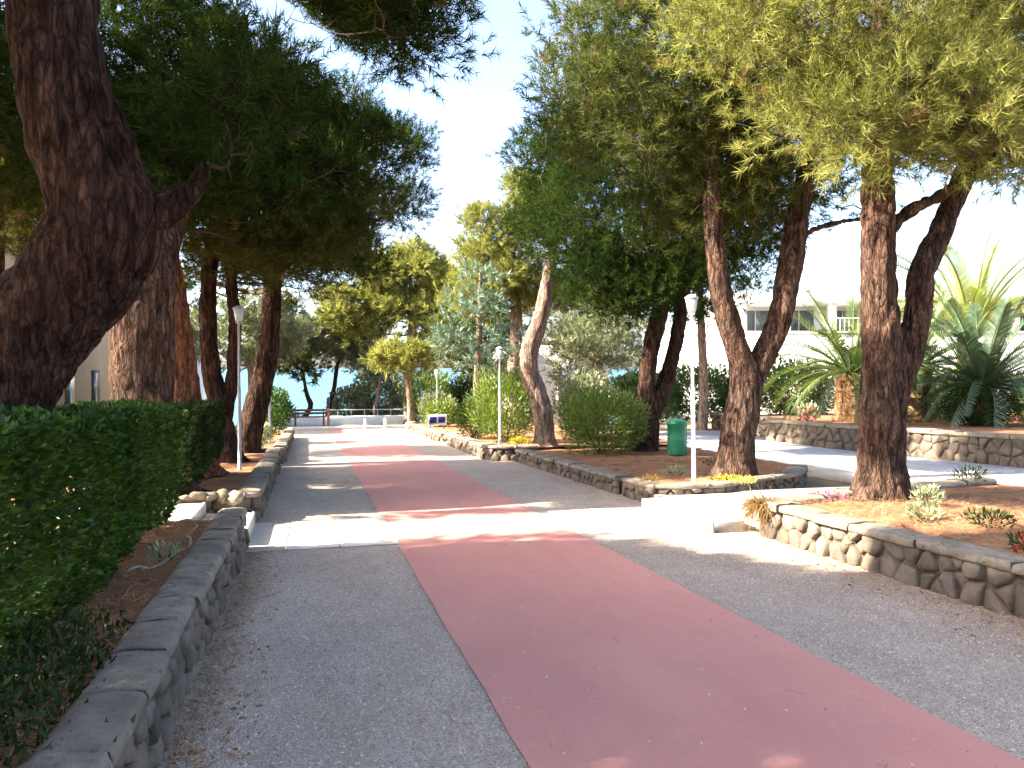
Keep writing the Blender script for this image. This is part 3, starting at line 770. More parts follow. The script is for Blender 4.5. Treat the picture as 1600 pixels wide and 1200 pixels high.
pine('dark double-stemmed pine beside the left lamp post',
     [([(-1.52, 15.5, -.15), (-1.56, 15.5, .3), (-1.64, 15.5, .84), (-1.79, 15.5, 1.77), (-1.82, 15.5, 2.7), (-1.76, 15.5, 3.63), (-1.64, 15.5, 4.6)], [.24, .22, .19, .165, .15, .13, .08]),
      ([(-1.58, 15.5, .55), (-1.42, 15.5, 1.31), (-1.35, 15.5, 2.24), (-1.43, 15.5, 3.29), (-1.51, 15.5, 4.4)], [.14, .12, .11, .10, .06])],
     [(-.8, 16.6, 5.0, 2.3, 1.2, 1.7, 80), (-.6, 16.4, 3.6, 1.6, .7, .4, 22), (-3.8, 16.8, 4.6, 1.6, 1.3, 1.8, 30)], 1, 'bark', 'needle', left=True, dead=.015)
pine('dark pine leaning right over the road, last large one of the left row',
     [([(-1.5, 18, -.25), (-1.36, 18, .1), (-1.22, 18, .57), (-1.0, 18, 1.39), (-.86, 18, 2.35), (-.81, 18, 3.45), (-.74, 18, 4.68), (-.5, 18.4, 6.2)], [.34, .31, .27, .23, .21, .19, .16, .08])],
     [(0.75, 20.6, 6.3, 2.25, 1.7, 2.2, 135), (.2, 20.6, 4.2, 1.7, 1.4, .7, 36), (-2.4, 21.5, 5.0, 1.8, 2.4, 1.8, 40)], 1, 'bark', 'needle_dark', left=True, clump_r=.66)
# trees farther left whose crowns shade the avenue
for (lab, x, y, zt, rr, nn) in (
        ('pale sunlit pine far left between the curved trunk and the beige house', -7.2, 21.5, 6.3, (2.2, 1.9, 1.5), 60),
        ('pine left of the avenue just outside the view, shading the foreground road', -6.6, 2.2, 5.9, (2.0, 3.0, 2.1), 95),
        ('pine left of the avenue beside the camera, shading the near gravel', -5.2, -1.6, 4.7, (2.0, 2.4, 1.9), 75),
        ('pine left of the side path that shades the red path', -7.0, 6.3, 5.7, (2.0, 2.1, 2.1), 75),
        ('pine behind the upright one that shades the road beyond the crossing', -6.6, 12.2, 5.9, (2.0, 1.9, 2.0), 75),
        ('pine behind the double-stemmed one in the second row', -6.6, 15.8, 5.8, (2.0, 1.9, 2.0), 75)):
    pine(lab, [([(x, y, gz(y)-.1), (x+.1, y, 1.4), (x-.1, y+.1, 2.9), (x, y, zt), (x+.1, y, zt+1.2)], [.3, .26, .22, .16, .08])],
         [(x, y, zt, *rr, nn)], 0, 'bark', 'needle_lit' if 'pale' in lab else 'needle', left=True, clump_r=.72, density=.95 if 'pale' in lab else .8, templ=None if 'pale' in lab else TUFT_FAR, group='pines in the second row on the left')

# ------------------------------------------------------------------ trees on the right
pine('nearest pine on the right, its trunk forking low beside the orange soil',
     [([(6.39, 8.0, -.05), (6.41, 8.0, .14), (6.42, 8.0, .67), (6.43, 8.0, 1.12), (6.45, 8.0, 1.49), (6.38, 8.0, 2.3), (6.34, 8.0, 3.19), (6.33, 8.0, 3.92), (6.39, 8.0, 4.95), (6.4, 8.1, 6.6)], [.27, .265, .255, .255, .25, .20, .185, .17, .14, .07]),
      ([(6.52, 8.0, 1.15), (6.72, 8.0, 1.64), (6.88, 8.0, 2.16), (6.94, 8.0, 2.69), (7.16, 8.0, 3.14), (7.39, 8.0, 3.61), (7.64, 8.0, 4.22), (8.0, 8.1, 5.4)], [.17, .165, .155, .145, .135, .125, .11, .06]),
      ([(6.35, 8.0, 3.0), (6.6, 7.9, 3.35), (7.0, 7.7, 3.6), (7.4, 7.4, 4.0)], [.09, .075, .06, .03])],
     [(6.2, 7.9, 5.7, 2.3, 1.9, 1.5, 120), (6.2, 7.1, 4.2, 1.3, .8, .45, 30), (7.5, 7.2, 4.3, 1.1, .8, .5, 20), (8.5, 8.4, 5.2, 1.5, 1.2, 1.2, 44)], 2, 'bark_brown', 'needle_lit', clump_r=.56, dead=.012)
pine('forked pine on the right behind the white lamp post with lantern',
     [([(6.32, 11.2, -.2), (6.34, 11.2, -.05), (6.38, 11.2, .46), (6.49, 11.2, 1.06), (6.52, 11.2, 1.42), (6.42, 11.2, 1.75), (6.33, 11.2, 2.0), (6.13, 11.2, 2.63), (6.0, 11.2, 3.31), (5.94, 11.2, 4.09), (5.96, 11.2, 4.86), (5.9, 11.3, 6.4)], [.31, .29, .27, .26, .25, .20, .18, .17, .155, .14, .12, .06]),
      ([(6.52, 11.2, 1.2), (6.79, 11.2, 1.72), (7.1, 11.2, 2.35), (7.26, 11.2, 3.05), (7.4, 11.2, 3.86), (7.54, 11.2, 4.57), (7.67, 11.2, 5.37), (7.7, 11.2, 6.5)], [.20, .195, .19, .185, .175, .15, .12, .06]),
      ([(7.36, 11.2, 3.62), (7.8, 11.1, 3.82), (8.4, 11.0, 3.95), (9.0, 10.9, 3.9)], [.05, .04, .03, .015])],
     [(5.6, 11.7, 6.2, 2.1, 1.8, 1.8, 130), (6.6, 12.0, 4.5, 1.8, 1.2, .7, 44), (8.2, 11.4, 5.6, 1.3, 1.3, 1.4, 30)], 1, 'bark_brown', 'needle', clump_r=.6, dead=.015)
pine('dark forked pine on the right beside the round bush and green bin',
     [([(7.15, 16.7, -.4), (7.19, 16.7, -.15), (7.29, 16.7, .38), (7.34, 16.7, .75), (7.27, 16.7, 1.24), (7.38, 16.7, 2.1), (7.64, 16.7, 3.25), (7.56, 16.7, 4.6)], [.34, .31, .28, .26, .2, .19, .17, .1]),
      ([(7.34, 16.7, .5), (7.69, 16.7, 1.24), (7.95, 16.7, 2.1), (8.15, 16.7, 3.4), (8.26, 16.7, 4.8)], [.2, .18, .16, .14, .08])],
     [(6.7, 16.2, 5.6, 2.0, 1.6, 2.8, 125), (6.9, 16.0, 3.4, 1.5, 1.1, .6, 34), (8.8, 16.2, 4.6, 1.6, 1.4, 1.2, 40)], 1, 'bark', 'needle_dark', clump_r=.64)
pine('slim pale pine with a bent bare trunk beside the tall green bush',
     [([(5.3, 18.1, -.35), (5.3, 18.1, -.16), (5.26, 18.1, .47), (5.1, 18.1, 1.08), (4.91, 18.1, 1.6), (4.94, 18.1, 2.05), (5.16, 18.1, 2.65), (5.28, 18.1, 3.17), (5.41, 18.1, 3.92), (5.6, 18.1, 5.0)], [.26, .24, .235, .225, .225, .21, .18, .165, .13, .07])],
     [(5.7, 18.2, 4.9, 1.2, 1.1, 1.1, 34), (5.9, 18.0, 6.4, 1.2, 1.1, 1.2, 26)], 1, 'bark_grey', 'needle_dark', clump_r=.6)
G = 'trees in the middle distance'
pine('yellow-green pine with open lit tufts rising in the middle distance', [([(6.9, 27, -.8), (6.8, 27, 1.5), (6.9, 27, 3.6), (6.7, 27, 5.6), (6.9, 27, 7.8)], [.3, .25, .2, .15, .06])],
     [(6.1, 27, 5.1, 1.4, 1.2, 1.1, 34), (7.2, 27, 6.9, .95, .9, 1.4, 26), (5.5, 26.6, 6.6, .4, .4, .4, 6), (5.3, 27, 4.1, 1.0, 1.0, .7, 16), (7.6, 27, 4.3, 1.2, 1.2, .9, 18)], 0, 'bark_grey', 'needle_lit', group=G, templ=TUFT_MID, clump_r=.6, density=1.1)
pine('tall broad pine standing behind the pale roof at mid right', [([(9.8, 27, -.8), (9.8, 27, 2), (9.7, 27, 5)], [.3, .22, .1])],
     [(9.6, 27, 4.6, 2.2, 1.8, 1.9, 34)], 0, 'bark_grey', 'needle', group=G, templ=TUFT_MID, clump_r=.75)
pine('rounded olive-green pine beyond the end of the avenue, tallest of that clump', [([(4.6, 38.6, -1.2), (4.5, 38.6, 1.5), (4.7, 38.6, 3.6), (4.6, 38.6, 6)], [.3, .25, .2, .08])],
     [(4.6, 38.6, 5.6, 2.3, 2.0, 1.8, 44), (2.4, 38.8, 4.1, 1.8, 1.5, 1.3, 28), (6.3, 38.2, 4.4, 1.5, 1.2, 1.7, 28)], 0, 'bark_grey', 'needle_lit', group=G, templ=TUFT_FAR, clump_r=.8, density=.8)
pine('small flat-topped umbrella pine near the blue and white sign', [([(4.05, 34, -1.1), (4.05, 34, 0), (3.95, 34, 1.0), (3.9, 34, 2.0)], [.16, .14, .12, .06])],
     [(3.7, 34, 2.0, 1.25, 1.0, .42, 30)], 0, 'bark_grey', 'needle_lit', group=G, templ=TUFT_FAR, clump_r=.5, density=.9)
pine('slender leaning pine in front of the sea with a thin dark trunk', [([(.7, 40, -1.3), (.78, 40, -.5), (1.05, 40, .6), (1.2, 40, 1.6), (1.5, 40, 2.8)], [.15, .12, .11, .1, .05])],
     [(1.8, 40.2, 2.7, 1.6, 1.2, .9, 28), (.3, 40, 3.1, 1.4, 1.0, .9, 22)], 0, 'bark', 'olive', group=G, templ=TUFT_FAR, clump_r=.6, density=.7)
pine('small crooked pine on the left in front of the sea', [([(-.55, 40, -1.3), (-.28, 40, -.7), (-.05, 40, -.2), (-.25, 40, .4), (-.4, 40, 1.4)], [.15, .13, .12, .1, .06])],
     [(-.9, 40, 1.9, 1.1, 1.0, .9, 18)], 0, 'bark', 'needle', group=G, templ=TUFT_FAR, clump_r=.6, density=.7)
pine('pale-trunked young pine beside the railing at the road end', [([(3.0, 39, -1.3), (2.95, 39, -.4), (3.15, 39, .6), (3.2, 39, 1.6)], [.11, .1, .09, .05])],
     [(3.0, 39, 1.6, 1.3, 1.0, .5, 12)], 0, 'bark_grey', 'olive', group=G, templ=TUFT_FAR, clump_r=.5, density=.6)
pine('blue-green cedar with drooping tiers left of the bent trunk', [([(4.95, 24, -.7), (4.9, 24, 1), (4.95, 24, 2.6), (5.0, 24, 4.6)], [.16, .13, .1, .04])],
     [(4.95, 24, 4.2, .5, .5, .4, 8), (4.9, 24, 3.3, 1.1, .9, .4, 16), (5.1, 24, 2.4, 1.4, 1.1, .4, 20), (5.2, 24, 1.6, 1.3, 1.0, .35, 14)], 0, 'bark_grey', 'needle_blue', group=G, name='cedar_tree', clump_r=.42, density=.55)
# backdrop trees that close the gaps under the crowns
for (lab, x, y, z, rr, nn, nd) in (
        ('grey-green pine far left, beyond the leaning dark trunk', -2.6, 36.5, 3.3, (2.3, 1.8, 1.7), 46, 'olive'),
        ('pale green pine far left, between the double stems', -7.2, 41, 4.2, (2.2, 1.8, 2.2), 40, 'olive'),
        ('dark green pine behind the cedar at the far right bed', 6.6, 31, 2.6, (1.7, 1.5, 1.6), 30, 'needle'),
        ('pale leafy tree in front of the white house at mid right', 8.6, 23.5, 2.4, (1.5, 1.3, 1.5), 34, 'olive'),
        ('dark tree hiding the left corner of the white terrace building', 13.4, 26, 4.6, (1.9, 1.6, 1.3), 34, 'needle_dark')):
    pine(lab, [([(x, y, gz(y)-.1), (x+.1, y, .9), (x-.1, y, z), (x, y, z+1)], [.2, .17, .12, .05])], [(x, y, z, *rr, nn)], 0, 'bark_grey', nd, group=G, templ=TUFT_MID if y < 30 else TUFT_FAR, clump_r=.62, density=.8)

# ------------------------------------------------------------------ hedges, shrubs, small plants
hedge('long clipped dark green hedge in the left foreground behind the low wall', -2.0, -1.28, 1.2, 8.45, 1.45, .30, 84000, .044, 'hedge')
hedge('short dark hedge block beyond the left landing beside the lamp post', -2.7, -1.42, 10.6, 13.4, 1.40, .30, 16000, .07, 'shrub_dark')
shrub('tall bright green bush on the right beside the thin white lamp post', (4.75, 19.6, gz(19.6)+.25), (1.0, .9, .98), 9000, .11, 'shrub', up=1.1, asp=.22, seed=1)
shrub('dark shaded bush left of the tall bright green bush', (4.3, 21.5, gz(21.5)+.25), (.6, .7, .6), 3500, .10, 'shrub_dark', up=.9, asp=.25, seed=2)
shrub('round bush with yellow-green top and dark side beside the forked dark pine', (6.0, 16.1, gz(16.1)+.2), (1.02, .95, .72), 9000, .095, 'shrub', up=.8, asp=.25, seed=3)
shrub('grey-leaved bush behind the round bush at mid right', (7.2, 20.6, gz(20.6)+.25), (.9, .8, .95), 4500, .10, 'olive', seed=4)
for (lab, x, y, rx, rz, fl, sd_) in (
        ('leafy green oleander left of the forked pine in front of the white building', 14.3, 28, 2.0, 1.15, None, 5),
        ('dark leafy oleander in front of the white building right of the forked pine', 17.2, 26, 1.7, 1.2, ('pink', 60, .07), 6),
        ('oleander with pink blossom behind the concrete bench', 15.6, 27.3, .8, 1.0, ('pink', 140, .08), 7),
        ('light green shrub between the palms at the right', 18.9, 20.5, 1.0, .9, None, 8),
        ('light green shrub at the right edge behind the dark palm', 21.0, 18.6, 1.6, 1.0, None, 9),
        ('pale oleander behind the green litter bin', 11.8, 27.6, 1.5, 1.0, ('pink', 40, .07), 10)):
    shrub(lab, (x, y, gz(y)+.3), (rx, rx*.7, rz), 12000 if rx > 1 else 5000, .15, 'oleander' if sd_ not in (8, 9) else 'shrub', group='shrubs in front of the white building', up=.7, asp=.28, seed=sd_, flowers=fl)
shrub('dark clipped round bush at the foot of the right palm', (16.1, 16.6, gz(16.6)+.60), (.95, .9, .52), 11000, .06, 'shrub_dark', seed=11, lump=.15)
shrub('pale silvery plant at the far end of the left bed by the lamp post', (-1.22, 18.9, gz(18.9)+.3), (.36, .36, .32), 1400, .08, 'succulent', name='plant', cat='plant', seed=12)
shrub('fresh green bush at the end of the left bed near the sea', (-1.15, 25.5, gz(25.5)+.3), (.62, .8, .75), 3500, .10, 'hedge', seed=13)
shrub('dry grass-coloured bush at the end of the avenue under the umbrella pine', (5.0, 32.6, gz(32.6)), (.9, .8, .8), 3000, .13, 'olive', seed=14)
shrub('olive-coloured rounded bush in front of the sea beside the pale trunk', (1.9, 40.3, -1.25), (1.3, 1.0, 1.0), 4500, .16, 'olive', seed=15)
shrub('second rounded bush in front of the sea, right of the pale trunk', (4.4, 39.6, -1.2), (1.1, .8, .75), 3000, .15, 'olive', seed=16)
shrub('yellowish bush behind the blue and white sign', (4.7, 29.8, gz(29.8)+.2), (.7, .6, .55), 2500, .11, 'shrub', seed=17)
shrub('tall pale olive bush hiding the sea at the centre of the road end', (3.3, 41.0, -1.3), (1.5, 1.0, 1.45), 6000, .17, 'olive', seed=18)
shrub('yellow-green bush beyond the bollards under the umbrella pine', (5.4, 37.6, -1.1), (1.3, .9, 1.35), 5500, .16, 'shrub', seed=19)
shrub('dark bush right of the umbrella pine trunk behind the far bed', (6.6, 33.6, gz(33.6)), (1.2, .9, 1.2), 5500, .14, 'shrub_dark', seed=20)
shrub('low grey-green bush in front of the sea left of the slender pine', (-1.9, 39.5, -1.2), (1.2, .8, .55), 3000, .14, 'olive', seed=21)
def plant(label, x, y, z, r, h, n, size, m, fl=None, asp=.3):
    return shrub(label, (x, y, gz(y)+z), (r, r, h/2), n, size, m, name='plant', cat='plant', up=.9, asp=asp, seed=int(x*7+y*3) % 50, flowers=fl, stems=4)
plant('pale silvery succulent by the near right pine, farther of the pair', 6.35, 7.2, .31, .17, .24, 330, .055, 'succulent')
plant('pale succulent in the orange soil, nearer of the pair', 5.66, 6.45, .31, .16, .17, 260, .05, 'succulent')
plant('small dark leafy weed on the shaded soil at right', 6.0, 6.05, .30, .22, .16, 220, .06, 'shrub_dark')
plant('small dark plant at the back of the near right bed', 8.4, 8.8, .30, .22, .26, 260, .06, 'shrub_dark')
plant('red-flowered plant at the right edge of the picture', 5.42, 5.1, .30, .14, .14, 160, .05, 'hedge', ('redflower', 10, .04))
plant('yellow-flowered ground plant beside the kerb below the forked pine', 5.95, 10.55, .22, .34, .10, 420, .045, 'yellow')
plant('pale cushion plant beside the white lamp post', 5.6, 11.7, .21, .22, .15, 300, .05, 'succulent')
plant('purple-pink seedling patch at the corner of the near right bed', 5.75, 8.0, .30, .2, .10, 90, .05, 'pink', None)
plant('small green weeds by the foot of the forked pine', 6.9, 12.6, .2, .3, .2, 320, .055, 'shrub_dark')
plant('yellowish low plant at the foot of the bent pine trunk', 4.75, 18.2, .28, .3, .2, 400, .06, 'yellow')
plant('silvery weed in the soil beside the garden hose', -1.08, 6.5, .32, .12, .14, 140, .05, 'succulent')
plant('pink-flowered agave-like plant at the corner of the palm bed', 13.75, 20.2, .6, .3, .5, 220, .16, 'succulent', ('pink', 40, .07))

def grass_tuft(label, c, n, L, m, spread=.8, down=0):
    base = np.array(c, float); P = base+np.column_stack([rng.normal(size=(n, 2))*.07, rng.uniform(0, .03, n)])
    d = rng.normal(size=(n, 3))*spread+np.array([-.5*down, -.15*down, 1-1.4*down]); d /= np.linalg.norm(d, axis=1)[:, None]
    l = L*rng.uniform(.5, 1.2, n); s = np.cross(d, rng.normal(size=(n, 3))); s /= np.linalg.norm(s, axis=1)[:, None]
    mid = P+d*l[:, None]*.55; tip = P+d*l[:, None]+np.array([0, 0, -.25])*l[:, None]
    V = np.stack([P+s*.004, P-s*.004, mid-s*.003, mid+s*.003, tip], 1).reshape(-1, 3); i = np.arange(n)[:, None]*5
    o = mk('grass_tuft', V, [i+np.array([0, 1, 2, 3]), i+np.array([3, 2, 4])], M[m], base=base); o.location = base
    return tag(o, label, 'grass')
grass_tuft('dry brown grass tuft hanging over the sunlit corner of the right wall', (4.72, 7.75, gz(7.75)+.36), 420, .34, 'dead', .55, 1)
grass_tuft('dry grass tuft on the cap of the kerb by the white lamp', (4.75, 10.75, gz(10.75)+.27), 160, .16, 'dead', .8, .6)

# ------------------------------------------------------------------ palms
def frond_mesh(L, n, wl, droop, m):
    t = np.linspace(0, 1, 12); P = np.stack([L*(t-.12*t**3*droop), 0*t, L*(.30*t-droop*.62*t**2.2)], 1)
    V, Q = tube(P, np.linspace(.022, .004, 12)*L/1.8, 5); allV = [V]; q = [Q]; tris = []; off = len(V)
    for i in range(n):
        u = .10+.9*(i+.5)/n; p = np.array([np.interp(u, t, P[:, k]) for k in range(3)])
        k = min(int(u*11), 10); tg = P[k+1]-P[k]; tg /= np.linalg.norm(tg); up = np.array([-tg[2], 0, tg[0]])
        ll = wl*(.35+.65*sin(pi*min(1, .12+u*.88))**.7)*random.uniform(.85, 1.1)
        for s in (-1, 1):
            d = np.array([0, s, 0])*.78+tg*.62+up*.38+np.array([0, 0, random.uniform(-.12, .05)]); d /= np.linalg.norm(d)
            w = np.cross(d, up); w /= np.linalg.norm(w)+1e-9; w = tg*.5+w*.5
            w /= np.linalg.norm(w); wd = .016*(L/2.4)**.3
            a = np.array([p-w*wd, p+w*wd, p+d*ll*.6+w*wd*.8, p+d*ll*.6-w*wd*.8, p+d*ll+np.array([0, 0, -.12*ll])])
            allV.append(a); q.append(np.array([(0, 1, 2, 3)])+off); tris.append(np.array([(3, 2, 4)])+off); off += 5
    o = mk('frond_mesh', np.concatenate(allV), [np.concatenate(q), np.concatenate(tris)], m); me = o.data; bpy.data.objects.remove(o); return me
def palm(label, x, y, z, h, r, L, nf, mk_, up=(.1, 1.15), wl=.36, cut=True):
    base = (x, y, z); root = empty('palm_tree', base, label, 'palm', 'palms in the bed beyond the plaza')
    n = 20; zz = np.linspace(-.1, h, 46); th = np.arange(n)*2*pi/n
    prof = r*(1.12-.22*np.clip(zz/h, 0, 1)+.22*np.exp(-(zz/h*3.5)**2)*.5+.18*np.exp(-((zz/h-1)*4)**2))
    A, Z = np.meshgrid(th, zz); ph = np.abs(((A*5/pi+Z*4.5/r*.25) % 1)-.5)+np.abs(((A*5/pi-Z*4.5/r*.25) % 1)-.5)
    rr = prof[:, None]*(1+.20*(ph-.5)+.05*rng.normal(size=A.shape))
    V = np.stack([rr*np.cos(A), rr*np.sin(A), Z], -1).reshape(-1, 3)
    V = np.vstack([V, [(0, 0, h+r*.4)]]); T = [(len(V)-1, 45*n+i, 45*n+(i+1) % n) for i in range(n)]
    mk('trunk', V, [gridq(46, n), np.array(T)], M['palm_trunk'], root)
    meshes = [frond_mesh(L*random.uniform(.85, 1.1), 46, wl, dr, M[mk_]) for dr in (.35, .7, 1.0, 1.3)]
    for i in range(nf):
        u = (i+.5)/nf; el = up[1]-(up[1]-up[0])*u**.8
        k = min(3, int(u*4)); o = bpy.data.objects.new('frond', meshes[k]); COL.objects.link(o); o.parent = root
        az = i*2.39996; o.location = (r*.35*cos(az), r*.35*sin(az), h+r*.15); o.rotation_euler = (random.uniform(-.25, .25), -el+.25, az)
    return root
palm('palm with sunlit orange trunk base left of the near right pine trunk', 15.0, 20.0, gz(20)+.6, 1.35, .40, 3.1, 46, 'palm', (-.15, 1.4), .44)
palm('palm with scaly trunk just right of the near right pine trunk', 16.6, 19.3, gz(19.3)+.6, 1.5, .36, 2.5, 32, 'palm', (-.1, 1.35), .42)
palm('dark upright palm rising from the round clipped bush', 16.5, 16.9, gz(16.9)+.6, .95, .26, 2.7, 48, 'palm_dark', (-.05, 1.45), .42)
palm('tall pale palm with steep sunlit fronds behind the dark palm', 20.6, 21.6, gz(21.6)+.6, 2.4, .34, 4.2, 36, 'palm_lit', (.7, 1.5), .6)

# ------------------------------------------------------------------ street furniture
def lamp(label, x, y, z0, h, m='lamp_white', lean=0):
    base = (x, y, gz(y)+z0); root = empty('lamp_post', base, label, 'street lamp', 'slim lamp posts along the avenue'); root.rotation_euler = (0, -lean, 0)
    MB().lathe((0, 0, 0), [(.0, -.05), (.05, -.05), (.05, .01), (.030, .03), (.028, h*.5), (.022, h*.5+.02), (.020, h-.30), (.045, h-.29), (.045, h-.26), (.0, -.26+h)], 12).build('post', M[m], root, smooth=False)
    MB().lathe((0, 0, h-.26), [(.0, 0), (.05, .0), (.062, .04), (.088, .20), (.0, .20)], 12).build('lantern', M['lantern'], root)
    MB().lathe((0, 0, h-.06), [(.0, 0), (.10, .0), (.10, .015), (.05, .05), (.0, .065)], 12).build('cap', M['metal_grey'], root)
    return root
lamp('white lamp post with lantern in the bed beside the forked right pine', 5.33, 10.55, .2, 2.75, lean=.02)
lamp('thin white lamp post in front of the tall bright green bush', 4.30, 18.44, .3, 2.32)
lamp('grey lamp post in the left bed just beyond the hedge', -1.16, 13.96, .3, 2.72, 'metal_grey')
lamp('grey lamp post farther down the left bed', -1.04, 21.4, .28, 2.6, 'metal_grey')
lamp('distant pale lamp post behind the blue and white sign', 4.66, 30.6, .25, 2.15)

b = empty('litter_bin', (7.28, 15.2, gz(15.2)+.13), 'green cylindrical litter bin on a post beside the dark forked pine', 'litter bin')
MB().lathe((0, 0, .12), [(.0, 0), (.17, 0), (.185, .02), (.19, .30), (.195, .32), (.19, .34), (.19, .62), (.205, .63), (.205, .66), (.18, .66), (.175, .10), (0, .10)], 24).build('body', M['green_bin'], b, smooth=False)
MB().tube([(.23, .05, -.05), (.23, .05, .75)], .025, 8).build('post', M['green_bin'], b)
MB().lathe((0, 0, .785), [(.205, 0), (.21, .01), (.12, .055), (0, .07)], 24).build('lid', M['green_bin'], b)

s = empty('sign_board', (4.28, 28.0, gz(28)+.2), 'small white sign with two dark blue squares at the far right bed', 'sign')
MB().bbox(-.33, .33, -.02, .02, .18, .55, .008).build('board', M['white'], s)
for k in (-1, 1):
    MB().bbox(k*.15-.12, k*.15+.12, -.03, -.0205, .26, .47, .003).build('blue_panel', M['blue'], s)
    MB().bbox(k*.24-.025, k*.24+.025, .022, .06, -.1, .5, .005).build('post', M['metal_grey'], s)
b = empty('bench', (17.6, 31.0, gz(31)+.1), 'pale concrete bench in front of the oleanders beyond the plaza', 'bench', rz=R(-14))
MB().bbox(-.75, .75, -.22, .22, .40, .48, .02).build('seat', M['white'], b)
for k in (-1, 1): MB().bbox(k*.5-.08, k*.5+.08, -.16, .16, -.05, .395, .015).build('leg', M['white'], b)
# garden hose on the soil at the left
hp = spline([(-1.25, 6.1, 0), (-1.12, 6.2, 0), (-1.0, 6.7, 0), (-.98, 7.1, 0), (-1.06, 7.5, 0), (-1.03, 7.9, 0), (-1.12, 8.25, 0), (-1.3, 8.3, 0)], 60)
hp[:, 2] = gz(hp[:, 1])+.35+.03*np.sin(np.arange(60)*.5)*.5
tag(MB().tube(hp, .011, 8).build('garden_hose', M['hose'], None, smooth=True), 'thin pale garden hose looping over the soil beside the hedge', 'hose')

# road end: low white wall, railing, bench, post, bollards
w = empty('end_wall', (1.8, 38.6, gz(38.6)), 'low white wall with railing across the end of the avenue before the sea', 'wall')
MB().bbox(-3.2, 2.6, -.12, .12, -.1, .42, .02).build('base_wall', M['stucco_white'], w)
MB().bbox(-3.2, 2.6, -.012, .012, .70, .725, .004).build('top_rail', M['white'], w)
for x in np.arange(-3.1, 2.6, .62): MB().bbox(x-.012, x+.012, -.012, .012, .421, .699, .003).build('rail_post', M['white'], w)
b = empty('wooden_bench', (-.1, 37.4, gz(37.4)+.02), 'dark brown wooden bench at the left end of the avenue', 'bench')
for k in range(3): MB().bbox(-.75, .75, -.22+k*.15, -.09+k*.15, .40, .44, .005).build('seat_slat', M['wood'], b)
for k in range(2): MB().bbox(-.75, .75, .26, .29, .52+k*.14, .62+k*.14, .005).build('back_slat', M['wood'], b)
for k in (-1, 1):
    MB().bbox(k*.62-.04, k*.62+.04, -.2, .25, -.04, .395, .01).build('leg', M['wood'], b)
    MB().bbox(k*.62-.03, k*.62+.03, .292, .33, -.04, .78, .01).build('back_post', M['wood'], b)
p = empty('marker_post', (.72, 36.9, gz(36.9)), 'slim reddish post with dark top at the end of the avenue', 'post')
MB().lathe((0, 0, 0), [(0, -.05), (.09, -.05), (.085, .05), (.06, .1), (.055, .85), (0, .86)], 10).build('shaft', M['terracotta'], p)
MB().lathe((0, 0, .86), [(0, 0), (.07, 0), (.075, .4), (.05, .46), (0, .47)], 10).build('head', M['dark_metal'], p)
for (lab, x, y) in (('white bollard at the road end, left of the pair', 2.15, 33.9), ('white bollard at the road end, right of the pair', 3.0, 34.1)):
    o = MB().lathe((0, 0, 0), [(0, -.05), (.06, -.05), (.06, .38), (.045, .43), (0, .45)], 12).build('bollard', M['white'], None); o.location = (x, y, gz(y)); tag(o, lab, 'bollard', 'white bollards at the road end')
kb = MB().bbox(-5.5, 5.8, -.12, .12, -.1, .13, .02).build('far_kerb', M['concrete'], None); kb.location = (1.0, 34.2, gz(34.2)); struct(kb)
o = put_stone(None, (4.0, 33.2, gz(33.2)+.12), (.5, .4, .4), .4, .2, M['palestone']); o.name = 'boulder'; tag(o, 'pale boulder beside the road end right of the bollards', 'boulder')

# ------------------------------------------------------------------ buildings
YAW = R(-14)
bR = empty('terrace_building', (0, 0, 0), 'long low white building with pillared terrace behind the palms', 'building')
u0 = np.array([cos(YAW), sin(YAW)]); v0 = np.array([-sin(YAW), cos(YAW)])
def camM(dep, lat=0):
    def f(V):
        q = V.copy(); xy = np.outer(V[:, 0]+lat, u0)+np.outer(V[:, 1]+dep, v0); q[:, :2] = xy; return q
    return f
def bpart(name, m, parent, *b, dep=40., lat=0):
    mb = MB()
    for bb in b: mb.box(*bb, slope=False, M=camM(dep, lat))
    return mb.build(name, M[m], parent)
bpart('wall', 'stucco_white', bR, (8.0, 34, 0, 5, -2, 3.3))
bpart('parapet_coping', 'stucco_pale', bR, (7.95, 34.1, -.06, .3, 3.3, 3.42))
bpart('upper_wall', 'stucco_white', bR, (9.5, 34, 2.6, 7, 3.42, 4.85))
rf = bpart('roof', 'stucco_white', bR, (8.3, 34.3, .2, 7.3, 4.85, 5.35))
for x in (11.4, 13.6, 15.9, 18.2, 20.5, 22.8, 25.1, 27.4):
    bpart('pillar', 'stucco_pale', bR, (x, x+.38, .35, .72, 3.42, 4.85))
for x in np.arange(12.0, 28, 2.3):
    w_ = bpart('window', 'white', bR, (x, x+1.7, 2.53, 2.598, 3.5, 4.7))
    bpart('pane', 'glass', w_, (x+.07, x+.82, 2.50, 2.528, 3.57, 4.63)); bpart('pane', 'glass', w_, (x+.88, x+1.63, 2.50, 2.528, 3.57, 4.63))
for x in np.arange(15.9, 20.4, .22):
    bpart('baluster', 'white', bR, (x, x+.04, .1, .14, 3.42, 4.05))
bpart('handrail', 'white', bR, (15.8, 20.5, .08, .16, 4.05, 4.11))
bM = empty('pale_house', (9.4, 33, gz(33)), 'pale grey house glimpsed between the bent trunk and dark pine', 'building')
MB().box(-1.6, 3.2, 0, 5, -.2, 3.5, False).build('wall', M['stucco_white'], bM)
MB().box(-1.9, 3.5, -.3, 5.3, 3.5, 3.75, False).build('roof', M['stucco_pale'], bM)
w_ = MB().box(.8, 1.9, -.04, -.003, 1.0, 2.3, False).build('window', M['white'], bM); MB().box(.87, 1.83, -.05, -.042, 1.07, 2.23, False).build('pane', M['glass'], w_)
bL = empty('beige_house', (-10.2, 40, gz(40)), 'beige rendered house on the left behind the big pine trunks', 'building')
